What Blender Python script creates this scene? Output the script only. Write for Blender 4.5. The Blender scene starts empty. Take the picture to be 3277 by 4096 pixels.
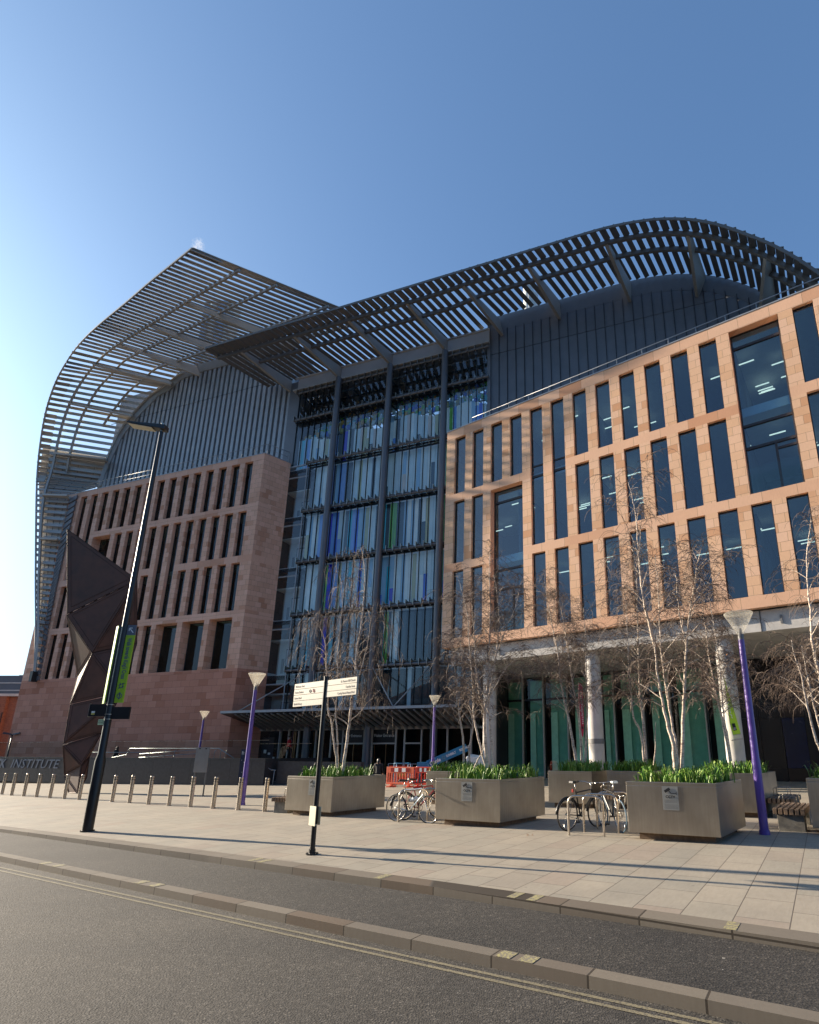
import bpy, bmesh, math, random
from mathutils import Vector, Matrix
C = bpy.context.scene.collection
R = random.Random(7)
rad = math.radians
# ---------------------------------------------------------------- camera model (same numbers as the camera at the end)
FPX, PCX, PCY, PIT, EYE, SLP = 2169.0, 1990.0, 2409.0, math.atan(595 / 2169.0), 1.72, 0.0142
CP, SP = math.cos(PIT), math.sin(PIT)
def ray(x, y):
    X = x - PCX; U = PCY - y
    return Vector((X, FPX * CP - U * SP, FPX * SP + U * CP))
def gnd(x, y, dz=0.0):
    r = ray(x, y); t = (-EYE + dz) / (r.z - SLP * r.x)
    return Vector((0, 0, EYE)) + r * t
def atz(x, y, z):
    r = ray(x, y); return Vector((0, 0, EYE)) + r * ((z - EYE) / r.z)
def aty(x, y, Y):
    r = ray(x, y); return Vector((0, 0, EYE)) + r * (Y / r.y)
class Fr:
    """a vertical facade frame: x to the right, y into the building, z up"""
    def __init__(s, ox, oy, ang): s.o = Vector((ox, oy, 0)); s.a = rad(ang); s.X = Vector((math.cos(s.a), math.sin(s.a), 0)); s.Y = Vector((-math.sin(s.a), math.cos(s.a), 0))
    def px(s, x, y, dep=0.0):
        r = ray(x, y); o = s.o + s.Y * dep; t = (s.Y.x * o.x + s.Y.y * o.y) / (s.Y.x * r.x + s.Y.y * r.y)
        P = Vector((0, 0, EYE)) + r * t
        return Vector(((P - s.o).dot(s.X), dep, P.z))
    def loc(s, P): q = P - s.o; return Vector((q.dot(s.X), q.dot(s.Y), P.z))
    def w(s, u, v, z): return s.o + s.X * u + s.Y * v + Vector((0, 0, z))
FG = Fr(-17.95, 42.2, -19.0744); FL = Fr(-19.47, 40.49, -19.0744); FR_ = Fr(-3.24, 30.99, -33.5418); FT = Fr(-35.73, 41.19, -20.66)
SUN_AZ, SUN_EL = -67.5, 17.4
# ---------------------------------------------------------------- materials
class NT:
    def __init__(s, name):
        s.m = bpy.data.materials.new(name); s.m.use_nodes = True; s.t = s.m.node_tree; s.n = s.t.nodes; s.l = s.t.links
        s.b = s.n['Principled BSDF']; s.out = s.n['Material Output']
    def new(s, t, **k):
        n = s.n.new(t)
        for a, v in k.items(): setattr(n, a, v)
        return n
    def link(s, a, b): s.l.new(a, b)
    def ob(s): return s.new('ShaderNodeTexCoord').outputs['Object']
    def noise(s, vec, scale, det=4, rough=.55):
        n = s.new('ShaderNodeTexNoise'); n.inputs['Scale'].default_value = scale; n.inputs['Detail'].default_value = det; n.inputs['Roughness'].default_value = rough
        s.link(vec, n.inputs['Vector']); return n.outputs['Fac']
    def ramp(s, f, stops):
        r = s.new('ShaderNodeValToRGB'); e = r.color_ramp.elements
        e[0].position = stops[0][0]; e[0].color = stops[0][1]; e[1].position = stops[-1][0]; e[1].color = stops[-1][1]
        for p, c in stops[1:-1]: q = e.new(p); q.color = c
        s.link(f, r.inputs['Fac']); return r.outputs['Color']
    def mix(s, f, a, b, mode='MIX'):
        m = s.new('ShaderNodeMix', data_type='RGBA', blend_type=mode)
        if isinstance(f, (int, float)): m.inputs[0].default_value = f
        else: s.link(f, m.inputs[0])
        for i, c in ((6, a), (7, b)):
            if isinstance(c, tuple): m.inputs[i].default_value = c if len(c) == 4 else c + (1,)
            else: s.link(c, m.inputs[i])
        return m.outputs[2]
    def bump(s, h, st=.3, dist=.01):
        b = s.new('ShaderNodeBump'); b.inputs['Strength'].default_value = st; b.inputs['Distance'].default_value = dist
        s.link(h, b.inputs['Height']); s.link(b.outputs[0], s.b.inputs['Normal'])
    def map(s, vec, rot=(0, 0, 0), scale=(1, 1, 1), loc=(0, 0, 0)):
        m = s.new('ShaderNodeMapping'); m.inputs['Rotation'].default_value = rot; m.inputs['Scale'].default_value = scale; m.inputs['Location'].default_value = loc
        s.link(vec, m.inputs[0]); return m.outputs[0]
def c4(c): return (c[0], c[1], c[2], 1)
def mat(name, col, rough=.6, metal=0.0, var=.12, scale=3.0, bump=0.0, emit=None, spec=.5, coat=0):
    t = NT(name); b = t.b
    b.inputs['Roughness'].default_value = rough; b.inputs['Metallic'].default_value = metal; b.inputs['Specular IOR Level'].default_value = spec
    if coat: b.inputs['Coat Weight'].default_value = coat
    if var > 0:
        v = t.ob(); f = t.noise(v, scale, 5)
        cc = t.ramp(f, [(.3, tuple(x * (1 - var) for x in col[:3]) + (1,)), (.7, tuple(min(1, x * (1 + var)) for x in col[:3]) + (1,))])
        t.link(cc, b.inputs['Base Color'])
        r = t.new('ShaderNodeMapRange'); r.inputs[3].default_value = rough * .85; r.inputs[4].default_value = min(1, rough * 1.2); t.link(f, r.inputs[0]); t.link(r.outputs[0], b.inputs['Roughness'])
        if bump: t.bump(t.noise(v, scale * 9, 4), bump, .01)
    else: b.inputs['Base Color'].default_value = c4(col)
    if emit: b.inputs['Emission Color'].default_value = c4(col); b.inputs['Emission Strength'].default_value = emit
    return t.m
def stone(name, ca, cb, bw, bh, cm, off=.5, var=.16, mort=.006, along=None):
    t = NT(name); v = t.ob(); sp = t.new('ShaderNodeSeparateXYZ'); t.link(v, sp.inputs[0])
    ad = t.new('ShaderNodeMath', operation='ADD'); t.link(sp.outputs[0], ad.inputs[0]); t.link(sp.outputs[1], ad.inputs[1])
    if along is not None:
        dt = t.new('ShaderNodeVectorMath', operation='DOT_PRODUCT'); dt.inputs[1].default_value = along; t.link(v, dt.inputs[0]); ad = dt
    cb_ = t.new('ShaderNodeCombineXYZ'); t.link(ad.outputs['Value'], cb_.inputs[0]); t.link(sp.outputs[2], cb_.inputs[1])
    br = t.new('ShaderNodeTexBrick'); br.offset = off; t.link(cb_.outputs[0], br.inputs['Vector'])
    br.inputs['Color1'].default_value = (0, 0, 0, 1); br.inputs['Color2'].default_value = (1, 1, 1, 1); br.inputs['Mortar'].default_value = (.5, .5, .5, 1)
    br.inputs['Scale'].default_value = 1; br.inputs['Mortar Size'].default_value = mort; br.inputs['Mortar Smooth'].default_value = .1; br.inputs['Brick Width'].default_value = bw; br.inputs['Row Height'].default_value = bh
    w = tuple((a + b) / 2 for a, b in zip(ca, cb))
    col = t.ramp(br.outputs['Color'], [(0, c4(ca)), (.35, c4(w)), (.8, c4(cb)), (1, (cb[0] * .82, cb[1] * .7, cb[2] * .62, 1))])
    f = t.noise(v, .35, 5); col = t.mix(.55, col, t.ramp(f, [(.3, (1 - var, 1 - var, 1 - var, 1)), (.7, (1 + var * .3,) * 3 + (1,))]), 'MULTIPLY')
    f2 = t.noise(t.map(v, scale=(6, 6, 1.2)), 4, 6, .65); col = t.mix(.3, col, t.ramp(f2, [(.35, (.72, .72, .72, 1)), (.65, (1.0, 1.0, 1.0, 1))]), 'MULTIPLY')
    col = t.mix(br.outputs['Fac'], col, cm + (1,)); t.link(col, t.b.inputs['Base Color']); t.b.inputs['Roughness'].default_value = .78; t.b.inputs['Specular IOR Level'].default_value = .3
    inv = t.new('ShaderNodeMath', operation='SUBTRACT'); inv.inputs[0].default_value = 1; t.link(br.outputs['Fac'], inv.inputs[1])
    t.bump(inv.outputs[0], .6, .008)
    return t.m
def glassmat(name, tint, ior=2.0, rough=0.0, base=None):
    t = NT(name); t.n.remove(t.b)
    tr = t.new('ShaderNodeBsdfTransparent'); tr.inputs[0].default_value = c4(tint)
    gl = t.new('ShaderNodeBsdfGlossy'); gl.inputs['Roughness'].default_value = rough; gl.inputs[0].default_value = (.9, .95, 1, 1)
    fr = t.new('ShaderNodeFresnel'); fr.inputs[0].default_value = ior
    v = t.ob(); no = t.noise(v, .7, 2); bp = t.new('ShaderNodeBump'); bp.inputs['Strength'].default_value = .05; bp.inputs['Distance'].default_value = .05; t.link(no, bp.inputs['Height']); t.link(bp.outputs[0], gl.inputs['Normal'])
    geo = t.new('ShaderNodeNewGeometry'); nb = t.new('ShaderNodeMath', operation='SUBTRACT'); nb.inputs[0].default_value = 1; t.link(geo.outputs['Backfacing'], nb.inputs[1]); mu = t.new('ShaderNodeMath', operation='MULTIPLY'); t.link(fr.outputs[0], mu.inputs[0]); t.link(nb.outputs[0], mu.inputs[1])
    mx = t.new('ShaderNodeMixShader'); t.link(mu.outputs[0], mx.inputs[0]); t.link(tr.outputs[0], mx.inputs[1]); t.link(gl.outputs[0], mx.inputs[2]); t.link(mx.outputs[0], t.out.inputs[0])
    return t.m
M = {}
M['stone_r'] = stone('warm_sandstone', (.76, .49, .335), (.71, .44, .27), .62, .42, (.24, .16, .10))
M['string_r'] = stone('sandstone_course', (.75, .47, .315), (.70, .42, .27), 1.35, 3.0, (.2, .13, .08), 0)
M['stone_l'] = stone('pink_sandstone', (.78, .47, .345), (.68, .39, .27), .62, .42, (.2, .13, .10))
M['string_l'] = stone('pink_sandstone_course', (.78, .47, .345), (.72, .42, .30), 1.4, 3.0, (.2, .13, .10), 0)
M['base_l'] = stone('red_sandstone_base', (.58, .28, .195), (.49, .22, .145), .9, .5, (.16, .08, .06))
M['bconc'] = mat('stained_concrete', (.20, .185, .155), .85, var=.35, scale=5, bump=.3)
M['conc'] = mat('concrete', (.48, .46, .43), .75, var=.16, scale=1.5, bump=.15)
M['zinc'] = mat('zinc_cladding', (.33, .35, .37), .45, .3, var=.10, scale=1.2)
M['raft'] = mat('grey_rafter', (.30, .285, .26), .5, .1, var=.08, scale=.7)
M['beamg'] = mat('light_grey_beam', (.42, .42, .42), .5, .1, var=.08, scale=.7)
M['zincd'] = mat('dark_zinc', (.16, .17, .19), .5, .3, var=.10, scale=1.0)
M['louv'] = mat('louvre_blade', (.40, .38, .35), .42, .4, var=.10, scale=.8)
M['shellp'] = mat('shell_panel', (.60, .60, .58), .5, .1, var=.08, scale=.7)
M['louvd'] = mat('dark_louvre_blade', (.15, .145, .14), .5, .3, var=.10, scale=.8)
M['steelp'] = mat('painted_steel', (.50, .47, .42), .45, .1, var=.08, scale=.7)
M['post'] = mat('post_grey', (.13, .135, .15), .4, .3, var=.06, scale=1)
M['dark'] = mat('dark_metal', (.018, .018, .02), .35, .3, var=.15)
M['dark2'] = mat('charcoal_frame', (.035, .036, .04), .4, .3, var=.15)
M['steel'] = mat('brushed_stainless', (.42, .38, .33), .34, 1.0, var=.08, scale=2)
M['bol'] = mat('satin_stainless', (.50, .45, .39), .27, 1.0, var=.06, scale=2)
M['blk'] = mat('black_paint', (.006, .006, .007), .38, 0, var=.2, coat=.15)
M['wglass'] = glassmat('office_glass', (.56, .72, .80), 2.15)
M['lglass'] = glassmat('lab_glass', (.55, .64, .62), 1.5)
M['aglass'] = glassmat('atrium_glass', (.93, .98, .98), 1.8)
M['gglass'] = glassmat('green_glass', (.80, .93, .87), 1.5)
M['bglass'] = glassmat('balustrade_glass', (.93, .97, .95), 1.4)
M['ceil'] = mat('office_ceiling', (.75, .80, .80), .8, var=.05)
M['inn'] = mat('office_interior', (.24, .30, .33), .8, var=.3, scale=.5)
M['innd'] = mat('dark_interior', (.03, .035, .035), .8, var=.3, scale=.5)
M['whitep'] = mat('white_panel', (.66, .70, .69), .5, var=.05)
M['lit'] = mat('light_strip', (1, .88, .66), .5, var=0, emit=.7)
M['granite'] = mat('dark_granite', (.036, .036, .042), .38, var=.3, scale=6)
M['white'] = mat('white_letters', (.75, .75, .72), .5, var=.03)
M['letters'] = mat('steel_letters', (.22, .24, .27), .5, .0, var=.03)
M['cream'] = mat('sign_cream', (.33, .315, .26), .5, var=.06)
M['grey'] = mat('mid_grey', (.16, .16, .16), .5, var=.1)
M['text'] = mat('sign_text', (.22, .21, .19), .6, var=0)
M['textb'] = mat('sign_text_black', (.01, .01, .012), .6, var=0)
M['rust'] = mat('weathering_steel', (.085, .038, .026), .70, 0, var=.30, scale=1.6, bump=.2)
M['rustl'] = mat('weathering_steel_seam', (.05, .02, .014), .6, .3, var=.3, scale=1.6)
M['purple'] = mat('purple_paint', (.125, .065, .31), .3, 0, var=.08, coat=.3)
M['lime'] = mat('lime_panel', (.33, .52, .02), .45, var=.05)
M['limeb'] = mat('lime_banner', (.52, .78, .03), .6, var=.06)
M['red'] = mat('crimson_banner', (.42, .02, .07), .6, var=.1)
M['slate'] = mat('slate_panel', (.10, .12, .16), .5, var=.05)
M['grass'] = mat('grass_blade', (.10, .215, .022), .5, var=.5, scale=9, spec=.3)
M['grass2'] = mat('grass_blade_pale', (.24, .34, .07), .42, var=.4, scale=9, spec=.4)
M['soil'] = mat('soil', (.05, .035, .022), .95, var=.4, scale=20, bump=.6)
M['twig'] = mat('birch_twigs', (.125, .085, .062), .7, var=.25, scale=3)
M['leafb'] = mat('dead_leaf', (.35, .15, .05), .7, var=.3, scale=9)
M['timber'] = mat('weathered_timber', (.17, .115, .075), .8, var=.3, scale=14, bump=.3)
M['orange'] = mat('barrier_red', (.72, .055, .02), .45, var=.10)
M['orange2'] = mat('barrier_orange', (.72, .13, .05), .5, var=.12)
M['blue'] = mat('lift_blue', (.02, .19, .35), .35, var=.1, coat=.3)
M['tyre'] = mat('tyre_rubber', (.015, .015, .016), .7, var=.2)
M['tyreb'] = mat('blue_tyre', (.06, .11, .16), .6, var=.15)
M['chrome'] = mat('polished_alloy', (.6, .58, .54), .22, 1.0, var=.05)
M['bred'] = mat('bike_red', (.30, .02, .015), .3, var=.1, coat=.4)
M['bgreen'] = mat('bike_green', (.03, .45, .05), .5, var=.1)
M['brickw'] = stone('brick_wall', (.33, .12, .06), (.26, .09, .05), .23, .075, (.2, .14, .11), .5)
M['farg'] = mat('far_grey', (.11, .12, .14), .6, var=.15, scale=.3)
M['skin'] = mat('skin', (.45, .26, .18), .55, var=.08)
M['hair'] = mat('hair_brown', (.07, .03, .015), .6, var=.2)
M['coatr'] = mat('red_coat', (.62, .02, .03), .7, var=.12)
M['coatd'] = mat('dark_coat', (.02, .035, .035), .8, var=.2)
M['coatk'] = mat('black_coat', (.012, .012, .016), .8, var=.2)
M['yellow'] = mat('worn_yellow', (.50, .42, .10), .7, var=.25, scale=14)
M['brass'] = mat('brass_edge', (.55, .36, .2), .3, 1.0, var=.05)
def lampm():
    t = NT('lamp_polycarbonate'); t.n.remove(t.b); a = t.new('ShaderNodeBsdfTransparent'); b = t.new('ShaderNodeBsdfTranslucent'); d = t.new('ShaderNodeBsdfDiffuse'); m1 = t.new('ShaderNodeMixShader'); m2 = t.new('ShaderNodeMixShader'); m2.inputs[0].default_value = .27
    b.inputs[0].default_value = (.85, .80, .68, 1); d.inputs[0].default_value = (.7, .67, .58, 1); t.link(b.outputs[0], m1.inputs[1]); t.link(d.outputs[0], m1.inputs[2]); t.link(a.outputs[0], m2.inputs[1]); t.link(m1.outputs[0], m2.inputs[2]); t.link(m2.outputs[0], t.out.inputs[0]); return t.m
M['lampg'] = lampm()
M['lens'] = mat('lamp_lens', (.55, .50, .36), .35, var=.05)
def bark():
    t = NT('birch_bark'); v = t.ob(); f = t.noise(t.map(v, scale=(9, 9, 34)), 1.0, 4, .6); g = t.noise(v, 5, 4)
    c = t.ramp(f, [(.30, (.06, .045, .04, 1)), (.40, (.45, .36, .29, 1)), (.55, (.68, .59, .49, 1)), (1, (.74, .66, .56, 1))])
    c = t.mix(.5, c, t.ramp(g, [(.35, (.6, .5, .42, 1)), (.65, (1, 1, 1, 1))]), 'MULTIPLY'); t.link(c, t.b.inputs['Base Color']); t.b.inputs['Roughness'].default_value = .75; t.bump(f, .4, .01); return t.m
M['bark'] = bark()
def asphalt(name, a, b, sc=1.0):
    t = NT(name); v = t.ob()
    vo = t.new('ShaderNodeTexVoronoi'); vo.inputs['Scale'].default_value = 62 * sc; t.link(v, vo.inputs['Vector'])
    f = t.noise(v, 34 * sc, 6, .75); g = t.noise(v, .5, 5, .6); h = t.noise(v, 5, 4, .6)
    s2 = t.new('ShaderNodeSeparateColor'); t.link(vo.outputs['Color'], s2.inputs[0])
    col = t.ramp(s2.outputs[0], [(0, c4(tuple(x * .6 for x in a))), (.5, c4(a)), (.9, c4(b)), (1, c4(tuple(x * 1.7 for x in b)))])
    col = t.mix(.8, col, t.ramp(f, [(.36, (.45, .45, .45, 1)), (.62, (1.25, 1.22, 1.18, 1))]), 'MULTIPLY')
    col = t.mix(.75, col, t.ramp(g, [(.35, (.66, .66, .66, 1)), (.65, (1.25, 1.22, 1.15, 1))]), 'MULTIPLY')
    col = t.mix(.5, col, t.ramp(h, [(.35, (.8, .8, .8, 1)), (.65, (1.12, 1.12, 1.1, 1))]), 'MULTIPLY')
    wp = t.noise(t.map(v, rot=(0, 0, rad(29.5)), scale=(.05, 1.1, 1)), 1.0, 3); col = t.mix(.6, col, t.ramp(wp, [(.36, (.72, .72, .73, 1)), (.62, (1.12, 1.1, 1.06, 1))]), 'MULTIPLY')
    cr_ = t.new('ShaderNodeTexVoronoi'); cr_.feature = 'DISTANCE_TO_EDGE'; cr_.inputs['Scale'].default_value = .35; dv = t.new('ShaderNodeVectorMath', operation='ADD'); nn_ = t.new('ShaderNodeTexNoise'); nn_.inputs['Scale'].default_value = 1.6; nn_.inputs['Detail'].default_value = 5; t.link(v, nn_.inputs['Vector']); t.link(v, dv.inputs[0]); t.link(nn_.outputs['Color'], dv.inputs[1]); t.link(dv.outputs[0], cr_.inputs['Vector'])
    lc = t.new('ShaderNodeMath', operation='LESS_THAN'); lc.inputs[1].default_value = .0035; t.link(cr_.outputs['Distance'], lc.inputs[0]); col = t.mix(lc.outputs[0], col, t.mix(.55, col, (.015, .014, .013, 1)))
    sp = t.new('ShaderNodeTexVoronoi'); sp.inputs['Scale'].default_value = 2.2; t.link(v, sp.inputs['Vector'])
    lt = t.new('ShaderNodeMath', operation='LESS_THAN'); lt.inputs[1].default_value = .035; t.link(sp.outputs['Distance'], lt.inputs[0]); col = t.mix(lt.outputs[0], col, (.27, .25, .22, 1))
    t.link(col, t.b.inputs['Base Color']); t.b.inputs['Roughness'].default_value = .85; t.bump(vo.outputs['Distance'], .5, .008); return t.m
M['asph'] = asphalt('worn_asphalt', (.046, .042, .037), (.082, .075, .067))
M['asph2'] = asphalt('cycle_lane_asphalt', (.030, .0275, .025), (.054, .049, .044), .8)
def paving():
    t = NT('york_stone_paving'); v = t.map(t.ob(), rot=(0, 0, rad(-59.8)))  # courses run away from the kerb
    br = t.new('ShaderNodeTexBrick'); br.offset = .5; br.offset_frequency = 2; t.link(v, br.inputs['Vector'])
    br.inputs['Color1'].default_value = (0, 0, 0, 1); br.inputs['Color2'].default_value = (1, 1, 1, 1); br.inputs['Mortar'].default_value = (.5, .5, .5, 1); br.inputs['Scale'].default_value = 1
    br.inputs['Mortar Size'].default_value = .006; br.inputs['Mortar Smooth'].default_value = .2; br.inputs['Brick Width'].default_value = .85; br.inputs['Row Height'].default_value = .525; br.inputs['Bias'].default_value = .05
    c = t.ramp(br.outputs['Color'], [(0, (.34, .30, .235, 1)), (.3, (.305, .275, .222, 1)), (.6, (.35, .305, .24, 1)), (.92, (.31, .27, .215, 1)), (1, (.32, .265, .21, 1))])
    f = t.noise(v, 1.1, 6, .65); c = t.mix(.7, c, t.ramp(f, [(.32, (.80, .80, .80, 1)), (.68, (1.08, 1.07, 1.04, 1))]), 'MULTIPLY')
    f2 = t.noise(t.map(v, scale=(1, 4, 1)), 6, 6, .7); c = t.mix(.4, c, t.ramp(f2, [(.3, (.75, .74, .70, 1)), (.6, (1.05, 1.05, 1.05, 1))]), 'MULTIPLY')
    sv = t.new('ShaderNodeTexVoronoi'); sv.inputs['Scale'].default_value = 2.6; t.link(v, sv.inputs['Vector']); lt = t.new('ShaderNodeMath', operation='LESS_THAN'); lt.inputs[1].default_value = .05; t.link(sv.outputs['Distance'], lt.inputs[0]); c = t.mix(lt.outputs[0], c, t.mix(.5, c, (.12, .11, .1, 1)))
    c = t.mix(br.outputs['Fac'], c, (.11, .09, .07, 1)); t.link(c, t.b.inputs['Base Color']); t.b.inputs['Roughness'].default_value = .7
    a = t.new('ShaderNodeMath', operation='SUBTRACT'); a.inputs[0].default_value = 1; t.link(br.outputs['Fac'], a.inputs[1])
    a2 = t.new('ShaderNodeMath', operation='ADD'); t.link(a.outputs[0], a2.inputs[0]); m2 = t.new('ShaderNodeMath', operation='MULTIPLY'); m2.inputs[1].default_value = .5; t.link(f2, m2.inputs[0]); t.link(m2.outputs[0], a2.inputs[1]); t.bump(a2.outputs[0], .5, .006)
    return t.m
M['pave'] = paving()
M['kerb'] = stone('granite_kerb', (.205, .175, .135), (.17, .145, .115), .92, 90.0, (.05, .04, .03), 0, .3, .010, (.87, -.49, 0))
def pmetal():
    t = NT('planter_metal'); v = t.ob(); f = t.noise(v, 1.3, 4); g = t.noise(t.map(v, scale=(10, 10, .6)), 3, 4)
    c = t.ramp(f, [(.3, (.34, .30, .245, 1)), (.7, (.47, .42, .345, 1))]); c = t.mix(.35, c, t.ramp(g, [(.3, (.7, .68, .64, 1)), (.7, (1, 1, 1, 1))]), 'MULTIPLY')
    t.link(c, t.b.inputs['Base Color']); t.b.inputs['Metallic'].default_value = .85; t.b.inputs['Roughness'].default_value = .36
    return t.m
M['planter'] = pmetal()
# ---------------------------------------------------------------- mesh builder
class MB:
    def __init__(s): s.v = []; s.f = []; s.mi = []
    def face(s, pts, mi=0):
        i = len(s.v); s.v += [tuple(p) for p in pts]; s.f.append(tuple(range(i, i + len(pts)))); s.mi.append(mi)
    def hexa(s, p, mi=0):   # p: 4 bottom ccw, 4 top
        i = len(s.v); s.v += [tuple(q) for q in p]
        for f in ((0, 3, 2, 1), (4, 5, 6, 7), (0, 1, 5, 4), (1, 2, 6, 5), (2, 3, 7, 6), (3, 0, 4, 7)): s.f.append(tuple(i + k for k in f)); s.mi.append(mi)
    def box(s, x0, x1, y0, y1, z0, z1, mi=0):
        s.hexa([(x0, y0, z0), (x1, y0, z0), (x1, y1, z0), (x0, y1, z0), (x0, y0, z1), (x1, y0, z1), (x1, y1, z1), (x0, y1, z1)], mi)
    def beam(s, p, q, w, h, up=(0, 0, 1), mi=0, h2=None, drop=True):
        """bar from p to q (centres of the top edge when drop) w wide, h deep (h2 at q)"""
        p = Vector(p); q = Vector(q); d = (q - p).normalized(); up = Vector(up); sx = d.cross(up).normalized() * (w / 2); u = sx.cross(d).normalized(); h2 = h if h2 is None else h2
        if drop: a, b, c, e = p - u * h, p, q - u * h2, q
        else: a, b, c, e = p - u * h / 2, p + u * h / 2, q - u * h2 / 2, q + u * h2 / 2
        s.hexa([a - sx, a + sx, c + sx, c - sx, b - sx, b + sx, e + sx, e - sx], mi)
    def tube(s, pts, r, n=8, mi=0, cap=True):
        pts = [Vector(p) for p in pts]; m = len(pts); rr = r if isinstance(r, (list, tuple)) else [r] * m
        base = len(s.v); ref = Vector((0, 0, 1)) if abs((pts[-1] - pts[0]).normalized().z) < .9 else Vector((1, 0, 0)); lx = None
        for i, p in enumerate(pts):
            d = (pts[min(i + 1, m - 1)] - pts[max(i - 1, 0)])
            if d.length < 1e-9: d = Vector((0, 0, 1))
            d.normalize(); x = d.cross(ref) if lx is None else lx - d * lx.dot(d)
            if x.length < 1e-5: x = d.orthogonal()
            x.normalize(); lx = x; y = d.cross(x)
            for k in range(n):
                a = 2 * math.pi * k / n; s.v.append(tuple(p + (x * math.cos(a) + y * math.sin(a)) * rr[i]))
        for i in range(m - 1):
            for k in range(n):
                a = base + i * n + k; b = base + i * n + (k + 1) % n; s.f.append((a, b, b + n, a + n)); s.mi.append(mi)
        if cap: s.f.append(tuple(base + k for k in range(n))[::-1]); s.mi.append(mi); s.f.append(tuple(base + (m - 1) * n + k for k in range(n))); s.mi.append(mi)
    def cyl(s, x, y, z0, z1, r, r1=None, n=20, mi=0, cap=True): s.tube([(x, y, z0), (x, y, z1)], [r, r if r1 is None else r1], n, mi, cap)
    def hull(s, pts, mi=0):
        bm = bmesh.new(); [bm.verts.new(p) for p in pts]; bmesh.ops.convex_hull(bm, input=bm.verts); i = len(s.v); bm.verts.index_update(); bm.verts.ensure_lookup_table()
        idx = {v: k for k, v in enumerate(bm.verts)}; s.v += [tuple(v.co) for v in bm.verts]
        for f in bm.faces: s.f.append(tuple(i + idx[v] for v in f.verts)); s.mi.append(mi)
        bm.free()
    def build(s, name, mats, parent=None, loc=(0, 0, 0), rz=0.0, smooth=False, bevel=0):
        me = bpy.data.meshes.new(name); me.from_pydata(s.v, [], s.f); mats = mats if isinstance(mats, (list, tuple)) else [mats]
        for m in mats: me.materials.append(M[m] if isinstance(m, str) else m)
        if len(mats) > 1: me.polygons.foreach_set('material_index', s.mi)
        if smooth: me.polygons.foreach_set('use_smooth', [True] * len(me.polygons))
        me.update(); o = bpy.data.objects.new(name, me); C.objects.link(o); o.location = loc; o.rotation_euler = (0, 0, rz)
        if parent: o.parent = parent
        if smooth == 'auto': me.polygons.foreach_set('use_smooth', [True] * len(me.polygons)); me.set_sharp_from_angle(angle=rad(35))
        if bevel:
            b = o.modifiers.new('bevel', 'BEVEL'); b.width = bevel; b.segments = 2; b.limit_method = 'ANGLE'
        return o
def thing(name, label, cat, loc=(0, 0, 0), rz=0.0, group=None):
    o = bpy.data.objects.new(name, None); C.objects.link(o); o.location = loc; o.rotation_euler = (0, 0, rz); o['label'] = label; o['category'] = cat; o.empty_display_size = .2
    if group: o['group'] = group
    return o
def tag(o, label, cat, group=None, kind=None):
    o['label'] = label; o['category'] = cat
    if group: o['group'] = group
    if kind: o['kind'] = kind
    return o
def struct(o): o['kind'] = 'structure'; return o
def dup(root, loc, rz=None, label=None, group=None):
    r = root.copy(); C.objects.link(r); r.location = loc
    if rz is not None: r.rotation_euler = (0, 0, rz)
    if label: r['label'] = label
    if group: r['group'] = group
    for ch in list(root.children):
        c = ch.copy(); C.objects.link(c); c.parent = r
        for g in list(ch.children): d = g.copy(); C.objects.link(d); d.parent = c
    return r
def txtmesh(s, size, bold=0.0, shear=0.0, align='LEFT', ext=.002, sx=1.0):
    cu = bpy.data.curves.new('text', 'FONT'); cu.body = s; cu.size = size; cu.offset = bold; cu.shear = shear; cu.align_x = align; cu.extrude = ext; cu.resolution_u = 2
    o = bpy.data.objects.new('text', cu); C.objects.link(o); bpy.context.view_layer.update(); dg = bpy.context.evaluated_depsgraph_get(); me = bpy.data.meshes.new_from_object(o.evaluated_get(dg)); bpy.data.objects.remove(o)
    vs = [(v.co.x * sx, v.co.y, v.co.z) for v in me.vertices]; fs = [tuple(p.vertices) for p in me.polygons]; bpy.data.meshes.remove(me); return vs, fs
def addtxt(mb, s, size, org, X, Y, mi=0, **k):
    """text in the plane spanned by X (reading direction) and Y (up of the letters)"""
    vs, fs = txtmesh(s, size, **k); X = Vector(X).normalized(); Y = Vector(Y).normalized(); Z = X.cross(Y); o = Vector(org); i = len(mb.v)
    mb.v += [tuple(o + X * a + Y * b + Z * c) for a, b, c in vs]
    for f in fs: mb.f.append(tuple(i + q for q in f)); mb.mi.append(mi)
# ================================================================ ground
def strip(name, ptsA, ptsB, m, dz):
    mb = MB()
    for i in range(len(ptsA) - 1): mb.face([ptsA[i], ptsA[i + 1], ptsB[i + 1], ptsB[i]])
    return struct(mb.build(name, m))
def zs(P, dz): return Vector((P.x, P.y, SLP * P.x + dz))
KU = [gnd(x, y) for x, y in ((0, 3316), (836, 3424), (1640, 3535), (2407, 3647), (3228, 3767))]
KU = [KU[0] + (KU[0] - KU[1]).normalized() * 160] + KU + [KU[-1] + (KU[-1] - KU[-2]).normalized() * 60]
kd = (KU[-1] - KU[-2]); kd.z = 0; kd.normalize(); KN = Vector((-kd.y, kd.x, 0))   # points away from the road
if KN.y < 0: KN = -KN
ZL, ZR = -.075, -.15
LK0 = gnd(0, 3424, -.055); LK1 = gnd(3049, 4044, -.055); ld = LK1 - LK0; ld.z = 0; ld.normalize(); LN = Vector((-ld.y, ld.x, 0))
if LN.y < 0: LN = -LN
LF = [zs(LK0 - ld * 160, -.055), zs(LK0, -.055), zs(LK1, -.055), zs(LK1 + ld * 60, -.055)]
KW = .17
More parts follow.
